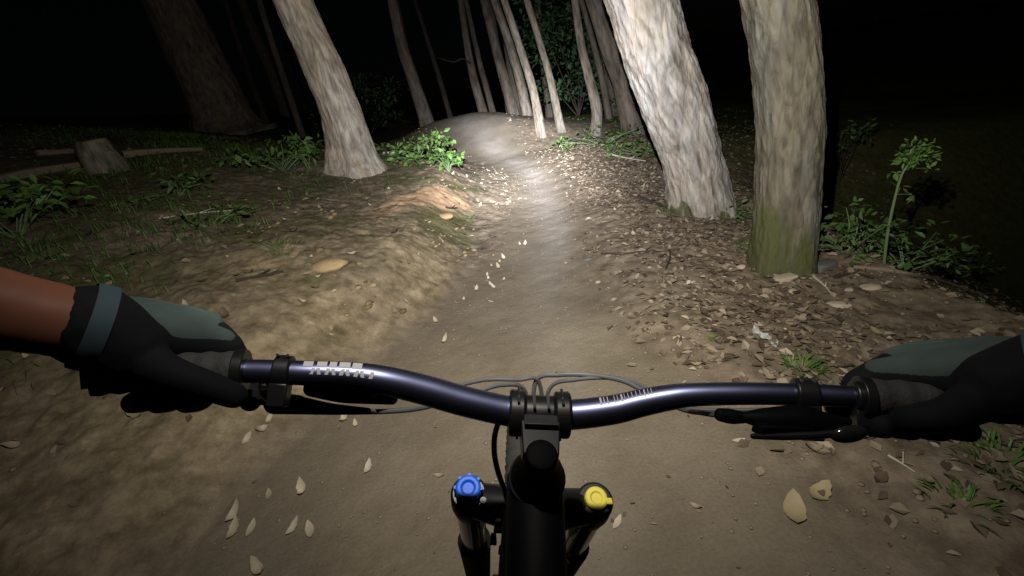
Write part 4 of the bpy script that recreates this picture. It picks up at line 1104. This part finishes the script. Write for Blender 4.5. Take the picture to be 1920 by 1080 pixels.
# right controls
m, P, T, N, B, r = clamp(1508, .017, .0045); m.box(P - B * (r + .012) + N * .002, T, N, B, .0085, .008, .014)
br_ = m.build("shifter_clamp", ANO, bike, bevel=.0015)
for dx in (-.004, .005): m = MB(); m.lathe(P + T * dx + B * (r + .002) + N * .006, N, [(-.004, .0013), (.003, .0013)], 8); m.build("bolt", SILVER, br_)
m = MB(); m.tube([cp(1395, 783, .372), cp(1420, 784, .37), cp(1465, 787, .368), cp(1510, 788, .366), cp(1560, 792, .362), cp(1588, 790, .36)], [.004, .007, .0105, .0115, .006, .0035], seg=18, n=40, rnd=True); m.build("shifter_body", MATT, bike)
m = MB(); m.tube([cp(1352, 778, .376), cp(1372, 781, .375), cp(1396, 783, .373)], [.0055, .006, .0045], seg=14, n=10, rnd=True); m.build("barrel_adjuster", MATT, bike)
m = MB(); m.box(cp(1468, 806, .362), XB, CF, up0, .021, .007, .005); m.build("shifter_plate", MATT, bike, bevel=.002)
m = MB(); m.tube([cp(1412, 818, .358), cp(1470, 818, .356), cp(1530, 816, .352), cp(1570, 812, .35)], [.0022, .003, .003, .003], seg=10, n=20, rnd=True); lv = m.build("thumb_lever", ANO, bike)
A3 = np.array([XB * .97 + up0 * .22, np.array(fwd0), up0]); A3[0] /= np.linalg.norm(A3[0]); A3[2] = np.cross(A3[0], A3[1])
m = MB(); m.ball(cp(1592, 814, .348), .0135, .005, .0072, A3, 18); m.build("paddle", plain("paddle_black", (.012, .012, .012), .16, coat=.5), lv)
m, P, T, N, B, r = clamp(1612, .012, .004); m.box(P - B * (r + .006), T, N, B, .006, .007, .008); m.build("brake_clamp", ANO, bike, bevel=.0012)
m = MB(); m.tube([cp(1560, 765, .385), cp(1610, 778, .385), cp(1680, 785, .40), cp(1760, 780, .415), cp(1830, 778, .42)], [.006, .006, .0048, .0045, .005], seg=12, n=30, rnd=True); m.build("brake_lever", ANO, bike)

# ------------------------------------------------------------------ rider
SKIN = plain("skin", (.125, .050, .032), .5, var=.15, scale=30)
SKIN.node_tree.nodes["Principled BSDF"].inputs["Specular IOR Level"].default_value = .15
GLOVE = plain("glove_black", (.0032, .0036, .0048), .85, var=.35, scale=60, bump=.2)
GLOVE.node_tree.nodes["Principled BSDF"].inputs["Specular IOR Level"].default_value = .15
CUFF = plain("glove_cuff_blue", (.014, .030, .040), .85, var=.5)
TEAL = plain("glove_teal_lit", (.022, .036, .035), .85, var=.7, scale=28, bump=.3)  # teal of the glove backs, doubling as their painted lit upper band
JERSEY = plain("orange_jersey", (.36, .13, .03), .8, var=.2)
rider = empty("person", on_ground(-.1, -.25)); tag(rider, "rider seen from the chest, bare forearms, dark teal-backed gloves gripping the bar", "person")
def blend(name, chains, mat, voxel, smooth, parent):
    """overlapping tapered limbs fused into ONE continuous skin"""
    m = MB()
    for ch in chains:
        pts = [c[0] for c in ch]; rr = [c[1] for c in ch]
        m.tube(pts, rr, seg=16, n=8 * (len(pts) - 1) + 1)
        for c in (ch[0], ch[-1]): m.ball(c[0], c[1], seg=14)
    o = m.build(name, mat, parent)
    r_ = o.modifiers.new("fuse", 'REMESH'); r_.mode = 'VOXEL'; r_.voxel_size = voxel; r_.use_smooth_shade = True
    if smooth: s_ = o.modifiers.new("soften", 'SMOOTH'); s_.iterations = smooth; s_.factor = .5
    return o
WL, WR = cp(178, 613, .325), cp(1965, 700, .315)
EL, ER = cm(-.45, .045, .15), cm(.50, .0, .13)
SL, SR = cm(-.19, .12, -.12), cm(.19, .12, -.12)
neck, head = cm(0, .20, -.13), cm(0, .32, -.06)
blend("body", [
    [(WL, .0245), (WL.lerp(EL, .2), .0265), (WL.lerp(EL, .6), .036), (EL, .039)], [(EL, .041), (EL.lerp(SL, .5), .047), (SL, .056)],
    [(WR, .026), (WR.lerp(ER, .2), .030), (WR.lerp(ER, .6), .039), (ER, .040)], [(ER, .041), (ER.lerp(SR, .5), .047), (SR, .056)],
    [(SL, .055), (cm(0, .12, -.17), .085), (SR, .055)], [(cm(0, .1, -.18), .10), (cm(0, -.12, -.30), .12), (cm(0, -.32, -.42), .13)],
    [(cm(-.09, -.34, -.42), .085), (cm(-.14, -.5, -.16), .07), (cm(-.12, -.84, -.22), .05)], [(cm(.09, -.34, -.42), .085), (cm(.14, -.5, -.16), .07), (cm(.12, -.84, -.22), .05)],
    [(neck, .05), (head, .075)], [(head, .085), (head + Vector(CU) * .05, .085)]], SKIN, .008, 5, rider)
blend("jersey", [[(SL.lerp(EL, .0), .066), (SL.lerp(EL, .55), .060), (EL.lerp(WL, .05), .054), (EL.lerp(WL, .25), .052)], [(SR, .066), (SR.lerp(ER, .5), .060), (ER.lerp(WR, .1), .056)],
      [(SL, .064), (cm(0, .12, -.175), .095), (SR, .064)], [(cm(0, .1, -.185), .112), (cm(0, -.12, -.305), .130), (cm(0, -.32, -.42), .142)]], JERSEY, .009, 4, rider)
m = MB(); A_ = np.array([CR, CF, CU]); m.ball(head + Vector(CU) * .05, .105, .125, .10, A_, 24); m.build("helmet", MATT, rider)

def glove(wrist, mcp, pip, dip, tip, thumb, heel, cuff_dir):
    ch = [[(wrist + cuff_dir * .004, .0275), (wrist, .0285), (heel, .026)]]
    for q in mcp: ch.append([(wrist, .020), (wrist.lerp(q, .55), .0175), (q, .0125)])
    ch.append([(mcp[0], .0125), (mcp[1], .0125), (mcp[2], .012), (mcp[3], .011)])
    for i in range(4):
        rr = (.0108, .011, .0105, .0095)[i]
        ch.append([(mcp[i], rr * 1.12), (pip[i], rr), (dip[i], rr * .92), (tip[i], rr * .85)])
    ch.append([(thumb[0], .016), (thumb[1], .0125), (thumb[2], .0108), (thumb[3], .0095)])
    return ch
def finger_sets(mcp_px, bar_px0, drop):
    """knuckles over the front of the bar, fingers wrapped round it"""
    M, Pp, Dd, Tt = [], [], [], []
    for (mx, my, md), bx in zip(mcp_px, bar_px0):
        P, T, N, B, r = bar_at(bx)
        if B.dot(CU) < 0: B = -B
        R2 = r + .0055 + .0085
        M.append(cp(mx, my, md))
        def roundbar(deg, k=1.0): a = math.radians(deg); return Vector(P + R2 * k * (math.cos(a) * N + math.sin(a) * B))
        Pp.append(roundbar(165, 1.35)); Dd.append(roundbar(225, 1.15)); Tt.append(roundbar(290, 1.0))
    return M, Pp, Dd, Tt
Lm = finger_sets([(428, 652, .398), (396, 622, .405), (345, 606, .405), (292, 602, .398)], (418, 366, 312, 262), 1)
# the left index finger reaches to the brake lever
Lm[1][0], Lm[2][0], Lm[3][0] = cp(452, 690, .425), cp(462, 728, .418), cp(470, 752, .402)
gl_ = blend("glove", glove(WL, *Lm, [cp(255, 668, .338), cp(320, 700, .333), cp(385, 722, .338), cp(440, 742, .348)], cp(240, 652, .336), (EL - WL).normalized()), GLOVE, .0022, 4, rider)
Rm_ = finger_sets([(1632, 708, .395), (1682, 684, .402), (1740, 672, .402), (1800, 668, .396)], (1640, 1690, 1742, 1795), 1)
gr_ = blend("glove", glove(WR, *Rm_, [cp(1850, 742, .330), cp(1780, 775, .326), cp(1725, 785, .332), cp(1695, 786, .342)], cp(1880, 725, .325), (ER - WR).normalized()), GLOVE, .0022, 4, rider)
# cuffs, teal panels that paint in the lit backs of the hands, palms
for g_, W_, E_ in ((gl_, WL, EL), (gr_, WR, ER)):
    d = (E_ - W_).normalized(); m = MB(); m.tube([W_ + d * .007, W_ + d * .001, W_ - d * .005], [.0296, .0304, .0300], seg=28, n=9, cap=False); c_ = m.build("cuff_band", CUFF, g_)
for g_, W_, mc in ((gl_, WL, Lm[0]), (gr_, WR, Rm_[0])):
    up_ = Vector(CU) * .0042 - Vector(CF) * .001; ch = []
    for q in mc: ch.append([(W_.lerp(q, .12) + up_, .0185), (W_.lerp(q, .55) + up_, .0172), (W_.lerp(q, .95) + up_, .0118)])
    ch.append([(mc[1] + up_ * 1.2, .0118), (mc[2] + up_ * 1.2, .0115), (mc[3] + up_ * 1.2, .0105)])
    blend("lit_back_panel", ch, TEAL, .0028, 5, g_)

# helmet lamp: the only light of the ride
LP = cm(-.045, .375, .10)
lamp = empty("helmet_lamp", LP); tag(lamp, "cool white lamp on the rider's helmet, above the picture", "lamp")
aim = (at(980, 276) - LP).normalized()
m = MB(); m.lathe(np.array(LP) - np.array(aim) * .055, aim, [(0, .012), (.004, .018), (.03, .021), (.036, .021)], 24); m.build("housing", ANO, lamp, bevel=.001)
ld = bpy.data.lights.new("beam", 'POINT'); ld.energy = 1.0; ld.shadow_soft_size = .012; ld.color = (1, 1, 1)
ld.use_nodes = True; nt = ld.node_tree; em = nt.nodes["Emission"]
tc = nt.nodes.new("ShaderNodeTexCoord"); dt = nt.nodes.new("ShaderNodeVectorMath"); dt.operation = 'DOT_PRODUCT'
nt.links.new(tc.outputs["Normal"], dt.inputs[0]); dt.inputs[1].default_value = (0, 0, -1)
ac = nt.nodes.new("ShaderNodeMath"); ac.operation = 'ARCCOSINE'; nt.links.new(dt.outputs["Value"], ac.inputs[0])
dv = nt.nodes.new("ShaderNodeMath"); dv.operation = 'DIVIDE'; dv.inputs[1].default_value = math.pi / 2; dv.use_clamp = True; nt.links.new(ac.outputs[0], dv.inputs[0])
fc = nt.nodes.new("ShaderNodeFloatCurve"); nt.links.new(dv.outputs[0], fc.inputs["Value"])
# beam profile of the reflector: cube root of relative intensity against angle off the axis
PROFILE = [(0, 700), (3, 650), (6, 410), (9, 195), (12, 90), (16, 40), (20, 24), (25, 15.5), (30, 12.5), (36, 9.2), (42, 6.6), (50, 4.1), (57, 2.3), (66, 1.1), (72, .45), (85, .05), (90, 0)]
cv = fc.mapping.curves[0]
while len(cv.points) > 2: cv.points.remove(cv.points[1])
pp = [(a / 90, (v / 1000) ** (1 / 3)) for a, v in PROFILE]
cv.points[0].location = pp[0]; cv.points[-1].location = pp[-1]
for p in pp[1:-1]: cv.points.new(*p)
fc.mapping.update()
pw = nt.nodes.new("ShaderNodeMath"); pw.operation = 'POWER'; pw.use_clamp = True; pw.inputs[1].default_value = 3; nt.links.new(fc.outputs[0], pw.inputs[0])
ms = nt.nodes.new("ShaderNodeMath"); ms.operation = 'MULTIPLY'; ms.inputs[1].default_value = LAMP_GAIN; nt.links.new(pw.outputs[0], ms.inputs[0])
nt.links.new(ms.outputs[0], em.inputs["Strength"])
cr_ = nt.nodes.new("ShaderNodeValToRGB"); nt.links.new(dv.outputs[0], cr_.inputs[0])     # LED: cool core, warmer spill
cr_.color_ramp.elements[0].position = .08; cr_.color_ramp.elements[0].color = (.93, .94, 1.0, 1)
cr_.color_ramp.elements[1].position = .38; cr_.color_ramp.elements[1].color = (1.0, .94, .83, 1)
nt.links.new(cr_.outputs[0], em.inputs["Color"])
lo = bpy.data.objects.new("beam", ld); col.objects.link(lo); lo.parent = lamp
lo.rotation_mode = 'QUATERNION'; lo.rotation_quaternion = aim.to_track_quat('-Z', 'Y')
